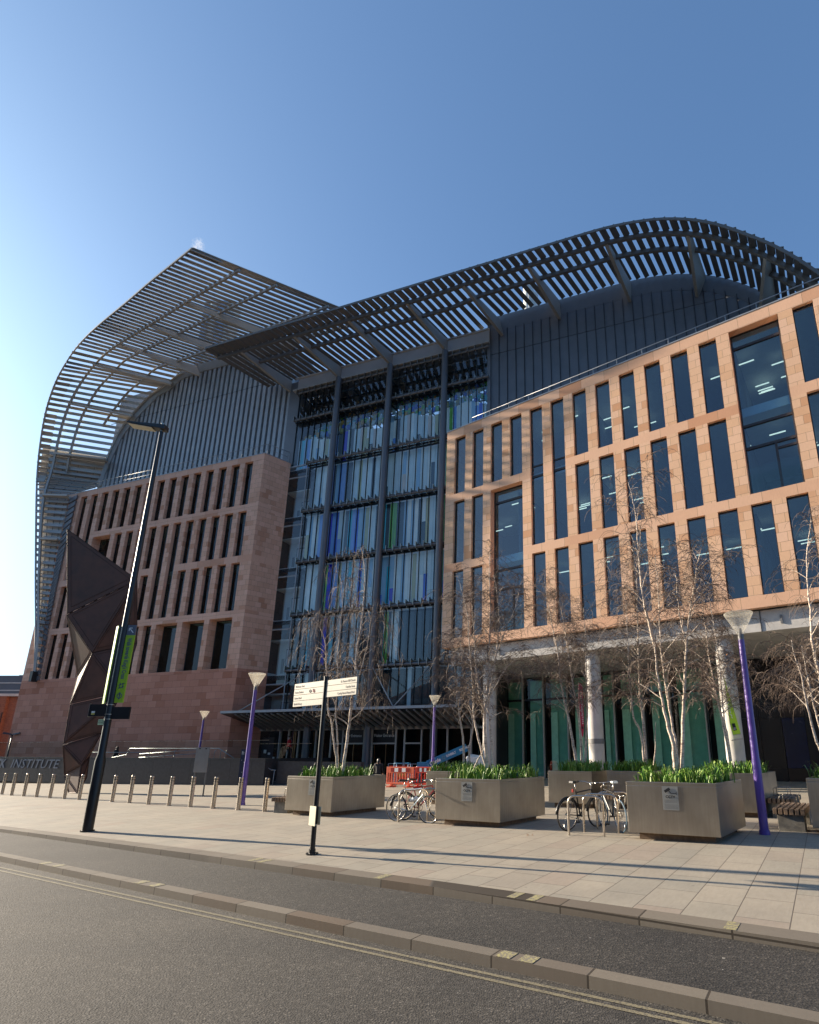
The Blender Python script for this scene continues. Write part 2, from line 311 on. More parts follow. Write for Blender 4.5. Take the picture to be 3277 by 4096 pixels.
# pavement: one sheet to the horizon
mb = MB(); A = [zs(p + KN * .3, 0) for p in KU]; far = [Vector((p.x + KN.x * 420, p.y + KN.y * 420, SLP * p.x)) for p in A]
for i in range(len(A) - 1): mb.face([A[i], A[i + 1], zs(far[i + 1], 0), zs(far[i], 0)])
struct(mb.build('pavement', 'pave'))
mb = MB()
for i in range(len(KU) - 1):
    a, b = KU[i], KU[i + 1]; mb.hexa([zs(a, -.3), zs(b, -.3), zs(b + KN * .3, -.3), zs(a + KN * .3, -.3), zs(a, .003), zs(b, .003), zs(b + KN * .3, .003), zs(a + KN * .3, .003)])
kb = struct(mb.build('kerb', 'kerb'))
mb = MB()
for i in range(3):
    a, b = LF[i], LF[i + 1]; mb.hexa([zs(a, -.4), zs(b, -.4), zs(b + LN * KW, -.4), zs(a + LN * KW, -.4), zs(a, -.055), zs(b, -.055), zs(b + LN * KW, -.055), zs(a + LN * KW, -.055)])
struct(mb.build('kerb', 'kerb'))
strip('cycle_lane', [zs(p + LN * (KW - .02), ZL) for p in (LF[0], LF[1], LF[2], LF[3])], [zs(KU[0] + KN * .02, ZL), zs(KU[1] + KN * .02, ZL), zs(KU[5] + KN * .02, ZL), zs(KU[6] + KN * .02, ZL)], 'asph2', 0)
strip('road', [zs(LF[0] - LN * 60, ZR), zs(LF[3] - LN * 60, ZR)], [zs(LF[0] + LN * .02, ZR), zs(LF[3] + LN * .02, ZR)], 'asph', 0)
def paint_mat():
    t = NT('worn_yellow_line'); v = t.ob(); f = t.noise(v, 55, 4, .7); g = t.noise(v, 2.5, 4)
    c = t.mix(t.ramp(f, [(.40, (0, 0, 0, 1)), (.52, (1, 1, 1, 1))]), (.09, .08, .065), (.24, .205, .125)); c = t.mix(.6, c, t.ramp(g, [(.3, (.7, .7, .7, 1)), (.7, (1, 1, 1, 1))]), 'MULTIPLY')
    t.link(c, t.b.inputs['Base Color']); t.b.inputs['Roughness'].default_value = .75; return t.m
M['yline'] = paint_mat()
mb = MB()
for (xa, ya), (xb, yb) in (((0, 3471), (1640, 3829)), ((0, 3484), (1640, 3850))):
    a = gnd(xa, ya, ZR); b = gnd(xb, yb, ZR); d = (b - a); d.z = 0; d.normalize(); a = a - d * 60; b = b + d * 25; n = Vector((-d.y, d.x, 0)) * .022
    mb.face([zs(a - n, ZR + .004), zs(b - n, ZR + .004), zs(b + n, ZR + .004), zs(a + n, ZR + .004)])
struct(mb.build('road_marking', 'yline'))
mb = MB()
for x, y in ((2040, 3812), (2125, 3832), (580, 3527), (655, 3536), (165, 3456), (232, 3464)):   # loading ticks painted on the raised kerb
    c = gnd(x, y, -.055); d = ld * .075; e = LN * .165; t_ = (c - LF[1]).dot(LN); c = c - LN * t_ + LN * .003
    mb.face([zs(c - d, -.051), zs(c + d, -.051), zs(c + d + e, -.051), zs(c - d + e, -.051)])
for x, y in ((2080, 3575), (2160, 3585), (2940, 3688), (1020, 3440), (1060, 3445), (1530, 3508)):
    c = gnd(x, y); k = min(range(len(KU) - 1), key=lambda i: abs((KU[i] + KU[i + 1]).x / 2 - c.x)); dd = (KU[k + 1] - KU[k]).normalized(); nn = Vector((-dd.y, dd.x, 0)); nn = nn if nn.y > 0 else -nn
    t_ = (c - KU[k]).dot(nn); c = c - nn * t_ + nn * .01
    mb.face([zs(c - dd * .06, .006), zs(c + dd * .06, .006), zs(c + dd * .06 + nn * .27, .006), zs(c - dd * .06 + nn * .27, .006)])
def tick_mat():
    t = NT('worn_yellow_tick'); v = t.ob(); f = t.noise(v, 38, 5, .7)
    c = t.mix(t.ramp(f, [(.46, (0, 0, 0, 1)), (.56, (1, 1, 1, 1))]), (.18, .155, .12), (.36, .32, .14)); t.link(c, t.b.inputs['Base Color']); t.b.inputs['Roughness'].default_value = .75; return t.m
M['tick'] = tick_mat(); struct(mb.build('road_marking', 'tick'))
# fallen leaves: a few loose leaves
def leafthing(px, py, label, n=5, dz=0.0):
    mb = MB(); P = gnd(px, py, dz)
    for _ in range(n):
        a = R.uniform(0, 6.28); r = .035 * R.uniform(.6, 1.3); cx, cy = R.gauss(0, .035 * n ** .5), R.gauss(0, .03 * n ** .5); z = .012 + R.random() * .02
        mb.face([(cx + r * math.cos(a + k * 1.2566) * (1 if k % 2 else .7), cy + r * math.sin(a + k * 1.2566) * .8, z + R.random() * .015) for k in range(5)])
        mb.face([(cx + r * math.cos(a + k * 1.2566) * (1 if k % 2 else .7), cy + r * math.sin(a + k * 1.2566) * .8, .004 + R.random() * .006) for k in range(5)])
    tag(mb.build('fallen_leaves', 'leafb', loc=P), label, 'leaves')
leafthing(3240, 3325, 'brown fallen leaves lying against the foot of the planter at the right edge', 9)
leafthing(2108, 3344, 'single dead leaf on the paving in front of the middle planter', 2)
leafthing(2975, 3748, 'small dry leaves in the gutter beside the raised kerb', 4, -.06)
# ================================================================ building
B = thing('institute_building', 'huge pink and orange sandstone institute with coloured glass atrium and curved louvred metal roofs', 'building', (-18, 42, 0))
BL = Vector((-18, 42, 0))
def bpart(mb, name, mats, fr, parent=None, **k):
    return mb.build(name, mats, parent or B, fr.o - BL if fr else -BL, fr.a if fr else 0, **k)
def wall(mb, u0, u1, z0, z1, ops, rows, mi_of, bottom_of=None):
    """front skin with rectangular openings (ua,ub,za,zb,depth) and their reveals"""
    us = sorted({u0, u1} | {o[0] for o in ops} | {o[1] for o in ops}); zz = sorted({z0, z1} | {o[2] for o in ops} | {o[3] for o in ops} | set(r for r in rows if z0 < r < z1))
    for i in range(len(us) - 1):
        for j in range(len(zz) - 1):
            a, b, c, d = us[i], us[i + 1], zz[j], zz[j + 1]; uc, zc = (a + b) / 2, (c + d) / 2
            if any(o[0] < uc < o[1] and o[2] < zc < o[3] for o in ops): continue
            mb.face([(a, 0, c), (b, 0, c), (b, 0, d), (a, 0, d)], mi_of(zc))
    for a, b, c, d, dp in ops:
        m = mi_of((c + d) / 2)
        mb.face([(a, 0, c), (a, 0, d), (a, dp, d), (a, dp, c)], m); mb.face([(b, 0, c), (b, dp, c), (b, dp, d), (b, 0, d)], m)
        mb.face([(a, 0, d), (b, 0, d), (b, dp, d), (a, dp, d)], m); mb.face([(a, 0, c), (a, dp, c), (b, dp, c), (b, 0, c)], m)
# --- window kinds: shared meshes
WC = {}
def window(fr, ua, ub, za, zb, dp, gl, style=0):
    w = round(ub - ua, 2); h = round(zb - za, 2); key = (w, h, gl, style)
    if key not in WC:
        f = MB(); t = .045 if w < 1.2 else .07; hw = w / 2
        f.box(-hw, -hw + t, 0, .08, 0, h); f.box(hw - t, hw, 0, .08, 0, h); f.box(-hw + t, hw - t, 0, .08, 0, .05); f.box(-hw + t, hw - t, 0, .08, h - .05, h)
        if style == 1: f.box(-hw + t, hw - t, -.02, .09, 4.08, 4.20); f.box(-hw + t, hw - t, -.02, .09, 4.75, 4.82)
        if style == 2:
            for z in (h - .75, h - 4.95, h - 6.1): f.box(-hw + t, hw - t, -.03, .09, z - .06, z + .06)
            f.box(.15, .25, -.02, .09, .1, h - 6.16); f.box(.25, hw - t, -.02, .09, 2.0, 2.1)
        g = MB(); g.box(-hw + t, hw - t, .03, .045, .05, h - .05)
        if style == 3: f.box(-hw + t, -hw + t + .35, .0, .06, .05, h - .05)
        WC[key] = (f, g, None)
        o = f.build('window', 'dark2', B); q = g.build('glass', gl, o); WC[key] = o
    else:
        s = WC[key]; o = s.copy(); C.objects.link(o)
        for ch in s.children: c = ch.copy(); C.objects.link(c); c.parent = o
    o.location = fr.w((ua + ub) / 2, dp - .06, za) - BL; o.rotation_euler = (0, 0, fr.a); return o
# --- right (sunlit) block
W0, MOD, WW = .67, 1.3665, .82
opsR = []; winR = []
rowsR = [(17.05, 20.97), (12.5, 16.55), (7.95, 12.02)]
for k in range(-0, 17):
    u = W0 + k * MOD; a, b = round(u, 3), round(u + WW, 3)
    for ri, (za, zb) in enumerate(rowsR):
        if k in (12, 13) and ri < 2: continue
        if k in (2, 3) and ri > 0: continue
        if k in (4, 5):
            if ri == 0: opsR.append((a, b, 12.5, 20.97, .22)); winR.append((a, b, 12.5, 20.97, .22, 1))
            if ri == 1: continue
            if ri == 0: continue
        opsR.append((a, b, za, zb, .22)); winR.append((a, b, za, zb, .22, 0))
for (a, b, za, zb) in ((3.41, 5.59, 7.95, 16.55), (17.10, 19.21, 12.5, 20.97)):
    opsR.append((a, b, za, zb, .45)); winR.append((a, b, za, zb, .45, 2))
UE = 24.0
mb = MB(); courses = [7.44, 7.95, 12.02, 12.5, 16.55, 17.05, 20.97, 21.6]
wall(mb, 0, UE, 7.44, 21.6, opsR, courses, lambda z: 1 if (z < 7.95 or 12.02 < z < 12.5 or 16.55 < z < 17.05 or z > 20.97) else 0)
mb.face([(0, 0, 7.44), (0, 0, 21.6), (0, 14, 21.6), (0, 14, 7.44)], 0); mb.face([(UE, 0, 7.44), (UE, 14, 7.44), (UE, 14, 21.6), (UE, 0, 21.6)], 0)
mb.face([(0, 0, 7.44), (0, .35, 7.44), (UE, .35, 7.44), (UE, 0, 7.44)], 1)
bpart(mb, 'stone_wall', ['stone_r', 'string_r'], FR_)
mb = MB(); mb.box(-.03, UE, -.03, 14, 21.603, 21.66); bpart(mb, 'coping', 'zinc', FR_)
for a, b, za, zb, dp, st in winR: window(FR_, a, b, za, zb, dp, 'wglass', st)
mb = MB()      # floors and rooms behind the windows
for z in (7.5, 12.03, 16.58, 20.99): mb.box(.1, UE - .1, .52, 8, z, z + (.45 if z < 20 else .5), 0)
mb.box(.1, UE - .1, 8.0, 8.1, 7.5, 21.4, 1)
for u in (4.6 + .0, 9.2, 13.4, 17.0, 21.4): mb.box(u, u + .12, 1.2, 8, 7.96, 21, 1)
bpart(mb, 'interior_floor', ['ceil', 'inn'], FR_)
mb = MB()
for z in (12.03, 16.58, 20.99):
    for i in range(20):
        u = R.uniform(.5, 21); v = R.uniform(1.5, 5.5); zz_ = z - R.uniform(.35, .6); mb.box(u, u + R.uniform(.5, .9), v, v + .06, zz_, zz_ + .04)
bpart(mb, 'ceiling_light_and_sky_glow', 'lit', FR_)
mb = MB()
for z in (7.96, 12.49, 17.04):
    for i in range(14):
        u = R.uniform(.4, 21); h = R.uniform(.3, .9); v = R.uniform(1.2, 3.3); mb.box(u, u + R.uniform(.25, .7), v, v + .3, z, z + h)
bpart(mb, 'office_furniture', 'grey', FR_)
gb = MB(); gb.box(17.13, 19.18, .03, .05, 12.52, 13.75); bpart(gb, 'glass_guard', 'bglass', FR_)
gb = MB(); gb.box(3.44, 5.56, .03, .05, 7.97, 9.2); bpart(gb, 'glass_guard', 'bglass', FR_)
# soffit beam, columns, ground-floor glazing
mb = MB(); mb.box(.45, UE, .36, 1.2, 6.5, 7.38, 0); mb.box(.45, UE, 1.2, 9.2, 6.62, 7.36, 0)
for k in range(5):
    u = 3.0 + k * 4.6; mb.box(u, u + .03, .33, .36, 6.5, 7.38, 1); mb.box(u + .75, u + .83, .30, .36, 6.75, 7.1, 2)
bpart(mb, 'soffit_beam', ['conc', 'dark2', 'grey'], FR_)
for u in (2.75, 8.95, 15.15, 21.3):
    mb = MB(); mb.cyl(0, 0, -.2, 6.62, .37, n=32); o = mb.build('column', 'conc', B, FR_.w(u, .95, 0) - BL, 0, smooth='auto')
    if 5 < u < 12: q = MB(); q.cyl(0, 0, 2.05, 2.28, .385, n=32); q.build('collar', 'grey', o, smooth='auto')
GV = 8.5
mb = MB(); gl = MB(); us = [-3.2, -1.34, .43, 2.04, 3.82, 5.84, 7.01, 8.87, 10.48, 12.41, 13.97]
for i, u in enumerate(us):
    mb.box(u - .03, u + .03, GV - .22, GV, -.2, 6.62, 0)
    mb.box(u + .03, u + .10, GV - .05, GV + .05, -.2, 6.62, 1)
for i in range(len(us) - 1): mb.box(us[i] + .1, us[i + 1] - .03, GV - .04, GV + .04, 5.0, 5.14, 1); mb.box(us[i] + .1, us[i + 1] - .03, GV - .04, GV + .04, -.2, .12, 1)
bpart(mb, 'shopfront_frame', ['steelp', 'dark'], FR_)
for i in range(len(us) - 1):
    g = MB(); g.box(us[i] + .1, us[i + 1] - .03, GV - .01, GV + .01, .12, 5.0); g.box(us[i] + .1, us[i + 1] - .03, GV - .01, GV + .01, 5.14, 6.6); bpart(g, 'shopfront_glass', 'gglass', FR_)
mb = MB(); mb.box(-3.4, 14.2, GV + 5, GV + 5.1, -.2, 6.6, 0); mb.box(-3.4, 14.2, GV + .1, GV + 5, 6.5, 6.6, 0); mb.box(-3.4, 14.2, GV + .1, GV + 5, -.19, .02, 1)
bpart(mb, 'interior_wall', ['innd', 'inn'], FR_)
M['curt'] = mat('light_patch_blind', (.80, .93, .82), .7, var=.1)  # pale tone stands in for bright light patches on the teal blinds
M['curtd'] = mat('teal_blind', (.33, .56, .49), .7, var=.1)
mb = MB()
for i in range(len(us) - 1):
    a, b = us[i] + .12, us[i + 1] - .06
    mb.box(a + .22, b, GV + .32, GV + .34, .05, 6.4, 1)
    mb.box(a + .26, a + .26 + .30 * (b - a), GV + .20, GV + .22, .05, 4.2, 0)
bpart(mb, 'blind', ['curt', 'curtd'], FR_)
M['navy'] = mat('navy_panel', (.008, .012, .045), .25, var=.1); M['umber'] = mat('umber_panel', (.028, .014, .010), .3, var=.1); M['inky'] = mat('black_panel', (.006, .006, .009), .3, var=.1)
mb = MB(); u = 14.05; i = 0
while u < 24:
    for j, (z0, z1) in enumerate(((-.2, .85), (.87, 3.4), (3.42, 6.6))):
        mb.box(u, u + 1.05, GV - .02 + .01 * ((i + j) % 2), GV + .1, z0, z1, R.choice([0, 1, 1, 2, 2, 2]))
    u += 1.07; i += 1
mb.box(14.0, 24, GV + .12, GV + .3, -.3, 6.6, 2)
bpart(mb, 'dark_panelling', ['navy', 'umber', 'inky'], FR_)
# --- left (shaded) block
opsL = []; winL = []
MODL, WL = 1.4085, .87
def ul(k): return -1.99 - MODL * k
rl = [(21.3, 25.25), (16.82, 20.73), (12.27, 16.24), (7.74, 11.73)]
skip = {(1, 12), (1, 11), (1, 13), (1, 14), (2, 6), (2, 7)}
for k in range(15):
    a = round(ul(k), 3); b = round(a + WL, 3)
    for ri, (za, zb) in enumerate(rl):
        if ri == 3 and k < 6: continue
        if k == 9 and ri in (0,) : pass
        if ri == 0 and k in (13, 14): opsL.append((a, b, rl[1][0], zb, .34)); winL.append((a, b, rl[1][0], zb, .34)); continue
        if ri == 1 and k in (13, 14): continue
        if ri == 1 and k in (11, 12): continue
        if ri == 1 and k in (5, 6): opsL.append((a, b, rl[2][0], zb, .34)); winL.append((a, b, rl[2][0], zb, .34)); continue
        if ri == 2 and k in (5, 6): continue
        opsL.append((a, b, za, zb, .34)); winL.append((a, b, za, zb, .34))
opsL.append((round(ul(12), 3), round(ul(11) + WL, 3), rl[1][0], rl[1][1], .8)); winL.append(opsL[-1])
for a, b in ((-3.44, -1.13), (-6.22, -3.95), (-9.07, -6.77)): opsL.append((a, b, 7.74, 11.73, .8)); winL.append(opsL[-1])
SD = 2.3; sx, sy = math.sin(rad(42.5)), math.cos(rad(42.5)); SC = FL.loc(FL.o + Vector((sx, sy, 0)) * SD)   # back corner of the side face
LE = -24.2
def mil(z): return 2 if z < 7.72 else (1 if (11.73 < z < 12.27 or 16.24 < z < 16.82 or 20.73 < z < 21.3 or z > 25.25) else 0)
mb = MB(); cl = [7.2, 7.72, 11.73, 12.27, 16.24, 16.82, 20.73, 21.3, 25.25]
wall(mb, LE, 0, -1.0, 25.77, opsL, cl, mil)
zz = [-1.0] + cl + [25.77]
for i in range(len(zz) - 1):
    a, b = zz[i], zz[i + 1]; m = mil((a + b) / 2); mb.face([(0, 0, a), (SC.x, SC.y, a), (SC.x, SC.y, b), (0, 0, b)], m)
    mb.face([(LE, 0, a), (LE, 0, b), (LE, 18, b), (LE, 18, a)], m)
bpart(mb, 'stone_wall', ['stone_l', 'string_l', 'base_l'], FL)
mb = MB(); mb.hexa([(LE + 2, -.03, 25.773), (.02, -.03, 25.773), (SC.x + .02, SC.y, 25.773), (LE + 2, SC.y, 25.773), (LE + 2, -.03, 25.83), (.02, -.03, 25.83), (SC.x + .02, SC.y, 25.83), (LE + 2, SC.y, 25.83)]); bpart(mb, 'coping', 'zinc', FL)
for a, b, za, zb, dp in winL: window(FL, a, b, za, zb, dp, 'lglass', 3 if False else 0)
mb = MB()
for z in (7.4, 11.75, 16.26, 20.75, 25.3): mb.box(LE + .2, -.2, .9, 8, z, z + .4, 0)
mb.box(LE + .2, -.2, 8, 8.1, 7.4, 25.5, 1)
for u in (-.3, -3.7, -6.5, -9.3, -14, -18.5, -22.5): mb.box(u, u + .1, .95, 8, 7.8, 25.5, 1)
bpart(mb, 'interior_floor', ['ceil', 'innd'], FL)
mb = MB()
for a, b in ((-3.44, -1.13), (-6.22, -3.95), (-9.07, -6.77)): mb.box(a + 1.7, b + .3, 2.2, 2.24, 9.9, 11.5)
bpart(mb, 'ceiling_light_and_sky_glow', mat('far_sky_glow', (.8, .9, .82), .5, var=0, emit=.28), FL)  # no lamps: panels glow to imitate bright sky seen through the rooms
# --- rooftop guard rails
def rail(fr, pts, h, name='guard_rail', step=1.4, r=.022, mid=True):
    mb = MB()
    for a, b in zip(pts[:-1], pts[1:]):
        a = Vector(a); b = Vector(b); n = max(1, round((b - a).length / step))
        for k in range(n + 1): p = a.lerp(b, k / n); mb.tube([p, p + Vector((0, 0, h))], r, 6)
        mb.tube([a + Vector((0, 0, h)), b + Vector((0, 0, h))], r * 1.15, 6)
        if mid: mb.tube([a + Vector((0, 0, h * .55)), b + Vector((0, 0, h * .55))], r * .8, 6)
    return bpart(mb, name, 'zinc', fr, smooth=True)
rail(FR_, [(1.6, .5, 21.6), (UE, .5, 21.6)], .8, step=1.367, mid=False)
rail(FL, [(-22.0, .35, 25.8), (-.1, .35, 25.8), (SC.x - .2, SC.y - .1, 25.8)], 1.05, step=1.409)
# --- grey metal gables (both in the atrium plane)
SH = []   # left shell rulings: (front point, back point) in world
def az_of(d): return math.degrees(math.atan2(d.x, d.y))
FRONT = [(141, 2722), (141, 2650), (142.4, 2503), (142.6, 2388), (143.5, 2222), (146, 1979), (148, 1897), (152, 1815), (160, 1760), (166, 1720), (180, 1655), (195, 1598), (217, 1538), (243, 1484), (270, 1436), (304, 1387), (340, 1347), (381, 1310), (432, 1268), (487, 1225), (548, 1172), (609, 1119), (690, 1055), (767, 993)]
def fpt(t):
    i = min(int(t), len(FRONT) - 2); f = t - i; return (FRONT[i][0] * (1 - f) + FRONT[i + 1][0] * f, FRONT[i][1] * (1 - f) + FRONT[i + 1][1] * f)
def front_for(Bp, az):
    best = None
    for k in range(0, (len(FRONT) - 1) * 20 + 1):
        p = fpt(k / 20 if k < (len(FRONT) - 1) * 20 else len(FRONT) - 1.0001)
        r = ray(*p)
        if r.z <= 0: continue
        A_ = atz(p[0], p[1], Bp.z); d = Bp - A_
        if d.length < .05: continue
        e = abs(az_of(d) - az)
        if best is None or e < best[0]: best = (e, A_)
    return best[1]
backL = [((150, 2722), None), ((181, 2508), None), ((201, 2391.7), None), ((230, 2229), None), ((284, 1989), None)]
FLB = Fr(FL.o.x - FL.Y.x * .06, FL.o.y - FL.Y.y * .06, -19.0744)
BK = []
for (px, py), _ in backL: q = FLB.px(px, py); BK.append(FLB.w(q.x, 0, q.z))
for px, py in ((406, 1930), (432, 1855), (495, 1720), (560, 1639), (641, 1557), (686, 1535), (730, 1492)): q = FG.px(px, py); BK.append(FG.w(q.x, 0, q.z))
AZS = [60, 74, 74, 73, 75, 72, 70.6, 69, 68, 67, 67, 64]
FRX = {0: (141, 2722), 1: (142.6, 2503), 2: (142.6, 2388), 3: (143.5, 2222), 4: (146.5, 1979), 5: (148.7, 1897), 6: (155.7, 1815), 7: (172, 1690), 8: (190, 1612), 9: (240, 1490), 10: (268, 1442), 11: (318, 1370)}
for i, Bp in enumerate(BK):
    if i == 0: A_ = Bp + Vector((-.25, -.06, 0))
    else: A_ = atz(FRX[i][0], FRX[i][1], Bp.z)
    if i == 7 or i == 8 or i == 11: A_ = front_for(Bp, AZS[i])
    SH.append((A_, Bp))
ZF = 39.1; rdir = Vector((math.sin(rad(59)), math.cos(rad(59)), 0))
for px in ((369, 1322), (425, 1274), (487, 1225), (548, 1172), (609, 1119), (690, 1055), (767, 993)):
    A_ = atz(px[0], px[1], ZF); q = FG.loc(A_); rl_ = Vector((rdir.dot(FG.X), rdir.dot(FG.Y))); L_ = (0.4 - q.y) / rl_.y; SH.append((A_, A_ + rdir * L_))
def lerp(a, b, t): return a + (b - a) * t
LEN = [0]
for i in range(1, len(SH)): LEN.append(LEN[-1] + (lerp(*SH[i], .5) - lerp(*SH[i - 1], .5)).length)
def cr(p0, p1, p2, p3, t): return .5 * ((2 * p1) + (-p0 + p2) * t + (2 * p0 - 5 * p1 + 4 * p2 - p3) * t * t + (-p0 + 3 * p1 - 3 * p2 + p3) * t ** 3)
def shell(s, t):
    i = 0
    while i < len(LEN) - 2 and LEN[i + 1] < s: i += 1
    f = (s - LEN[i]) / (LEN[i + 1] - LEN[i]); g = lambda k: lerp(*SH[max(0, min(len(SH) - 1, k))], t)
    return cr(g(i - 1), g(i), g(i + 1), g(i + 2), f)
STOT = LEN[-1]
SGN = 1.0
def shnorm(s, t):
    d = shell(min(STOT, s + .2), t) - shell(max(0, s - .2), t); r = shell(s, 1) - shell(s, 0); n = d.cross(r).normalized()
    return n * SGN      # towards the inside / underside
SGN = 1.0 if shnorm(STOT - 2, .5).z < 0 else -1.0
# slats
mb = MB(); s = .4
while s < STOT:
    a, b = shell(s, 0), shell(s, 1); n = shnorm(s, .5); tg = (shell(min(STOT, s + .1), .5) - shell(max(0, s - .1), .5)).normalized()
    up = (n * .35 + tg * .94).normalized() if s > 0 else n
    L_ = (b - a).length
    if L_ > .3:
        d = (b - a).normalized(); wv = (tg * .97 - n * .25).normalized() * .155; th = (n * .97 + tg * .25).normalized() * .035
        p = [a - wv - th, a + wv - th, a + wv + th, a - wv + th]; q = [x + d * L_ for x in p]
        mb.hexa([p[0], p[1], p[2], p[3], q[0], q[1], q[2], q[3]])
        if L_ > 4: wv = (tg * .8 + n * .6).normalized() * .22; a2 = a + n * .10; b2 = a2 + d * L_ * .15; mb.hexa([a2 - wv - th, a2 + wv - th, a2 + wv + th, a2 - wv + th, b2 - wv - th, b2 + wv - th, b2 + wv + th, b2 - wv + th])
    s += .60
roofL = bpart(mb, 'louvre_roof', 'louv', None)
def follow(t, w, h, off, s0=0, s1=None, n=70):      # edge beams and purlins following the curve
    mb = MB()
    s1 = STOT if s1 is None else s1; P = []
    for k in range(n + 1):
        s_ = s0 + (s1 - s0) * k / n; P.append((shell(s_, t) + shnorm(s_, t) * off, shnorm(s_, t)))
    for _ in range(8): P = [P[0]] + [((P[k - 1][0] + P[k][0] * 2 + P[k + 1][0]) / 4, (P[k - 1][1] + P[k][1] * 2 + P[k + 1][1]).normalized()) for k in range(1, n)] + [P[-1]]
    for k in range(n):
        (a, na), (b, nb) = P[k], P[k + 1]; d = (b - a).normalized(); sa = d.cross(na).normalized() * w / 2; sb = d.cross(nb).normalized() * w / 2
        mb.hexa([a - sa, a + sa, b + sb, b - sb, a - sa + na * h, a + sa + na * h, b + sb + nb * h, b - sb + nb * h])
    mb.build('purlin', 'louv', roofL)
follow(0.0, .10, .16, -.06); follow(.24, .16, .22, .12, 1.0); follow(.44, .15, .22, .12, LEN[5] + .6); follow(.74, .15, .24, .12, LEN[7]); follow(.97, .15, .24, .12, LEN[6])
rsts = []
def nearest_s(px, py, t):
    best = None
    for k in range(400):
        s_ = STOT * k / 399; P = shell(s_, t); D = P.y * CP + (P.z - EYE) * SP; x = PCX + FPX * P.x / D; y = PCY - FPX * ((P.z - EYE) * CP - P.y * SP) / D; e = (x - px) ** 2 + (y - py) ** 2
        if best is None or e < best[0]: best = (e, s_)
    return best[1]
for px, py in ((702, 1131), (568, 1233), (454, 1326), (341, 1432), (264, 1606), (203, 1811), (205, 1990), (200, 2158)):
    s_ = nearest_s(px, py, .24); m2 = MB(); a = shell(s_, .23); b = shell(s_, 1.0); n = shnorm(s_, .5); d = (b - a).normalized(); sd = d.cross(n).normalized() * .09; h0, h1 = .26, (1.1 if (b - a).length > 3 else .45); o_ = n * .15
    m2.hexa([a - sd + o_, a + sd + o_, b + sd + o_, b - sd + o_, a - sd + o_ + n * h0, a + sd + o_ + n * h0, b + sd + o_ + n * h1, b - sd + o_ + n * h1]); m2.build('rafter', 'steelp', roofL)
# solid panels behind the lower slats, with joints
mb = MB(); jt = MB(); S1 = LEN[6] + .8; nS = 44; nT = 6
for i in range(nS):
    sa, sb = S1 * i / nS, S1 * (i + 1) / nS
    for j in range(nT):
        ta, tb = .02 + .96 * j / nT, .02 + .96 * (j + 1) / nT
        mb.face([shell(sa, ta) - shnorm(sa, .5) * .32, shell(sa, tb) - shnorm(sa, .5) * .32, shell(sb, tb) - shnorm(sb, .5) * .32, shell(sb, ta) - shnorm(sb, .5) * .32])
for i in range(1, 30):
    sa = S1 * i / 30; a = shell(sa, .02) - shnorm(sa, .5) * .29; b = shell(sa, .98) - shnorm(sa, .5) * .29; jt.tube([a, b], .018, 4)
for ta in (.14, .34, .56, .8): jt.tube([shell(S1 * i / 24, ta) - shnorm(S1 * i / 24, .5) * .29 for i in range(4 if ta > .4 else 1, 24)], .018, 4)
mb.build('shell_panel', 'shellp', roofL); jt.build('panel_joint', 'dark2', roofL)
mb = MB()      # dark flashing between shell and stone
SE = [(156, 2722), (193, 2517), (226, 2350), (262, 2190), (313, 1974)]
for k in range(4):
    a, b = FLB.px(*SE[k], -.02), FLB.px(*SE[k + 1], -.02); A0 = FLB.loc(BK[k]); B0 = FLB.loc(BK[k + 1]); n_ = 9
    for j in range(n_):
        f0, f1 = j / n_, (j + 1) / n_ - .03
        pa, pb, pc, pd = lerp(A0, B0, f0), lerp(a, b, f0), lerp(a, b, f1), lerp(A0, B0, f1)
        mb.hexa([(pa.x, -.10, pa.z), (pb.x, -.10, pb.z), (pb.x, .02, pb.z), (pa.x, .02, pa.z), (pd.x, -.10, pd.z), (pc.x, -.10, pc.z), (pc.x, .02, pc.z), (pd.x, .02, pd.z)])
mb.build('flashing', 'zincd', roofL, FLB.o, FLB.a)
for o in roofL.children: pass
mb = MB(); q = FLB.px(141, 2722); mb.box(q.x - .05, q.x + .30, -.5, -.03, q.z - .15, q.z + .75); bpart(mb, 'shell_foot', 'dark2', FLB)
# left gable wall with deep ribs
arc = [(FG.loc(p).x, p.z) for p in BK[5:]] + [(FG.loc(SH[12][1]).x, ZF - .05), (-9.0, ZF - .1), (0.3, ZF - .1)]
arc.sort()
def ztop(u):
    if u <= arc[0][0]: return arc[0][1]
    for (a, za), (b, zb) in zip(arc[:-1], arc[1:]):
        if a <= u <= b: return za + (zb - za) * (u - a) / (b - a) if b > a else zb
    return arc[-1][1]
mb = MB(); u = -24.0
while u < -1.0:
    zt = ztop(u + .15) - .05
    if zt > 26:
        mb.box(u, u + .34, .02, .30, 25.6, zt - .55); mb.box(u - .24, u + .36, .30, .36, 25.6, zt + .0)
    u += .60
mb.box(-24, -.9, .01, .06, 34.83, 34.87, 1)
for i in range(60):
    a = -23.9 + i * .385; b = a + .40; za, zb = ztop(a), ztop(b)
    if b < -.9: mb.hexa([(a, -.05, za - .75), (b, -.05, zb - .75), (b, .3, zb - .75), (a, .3, za - .75), (a, -.3, za), (b, -.3, zb), (b, .3, zb), (a, .3, za)])
bpart(mb, 'ribbed_gable', ['zinc', 'dark2'], FG)
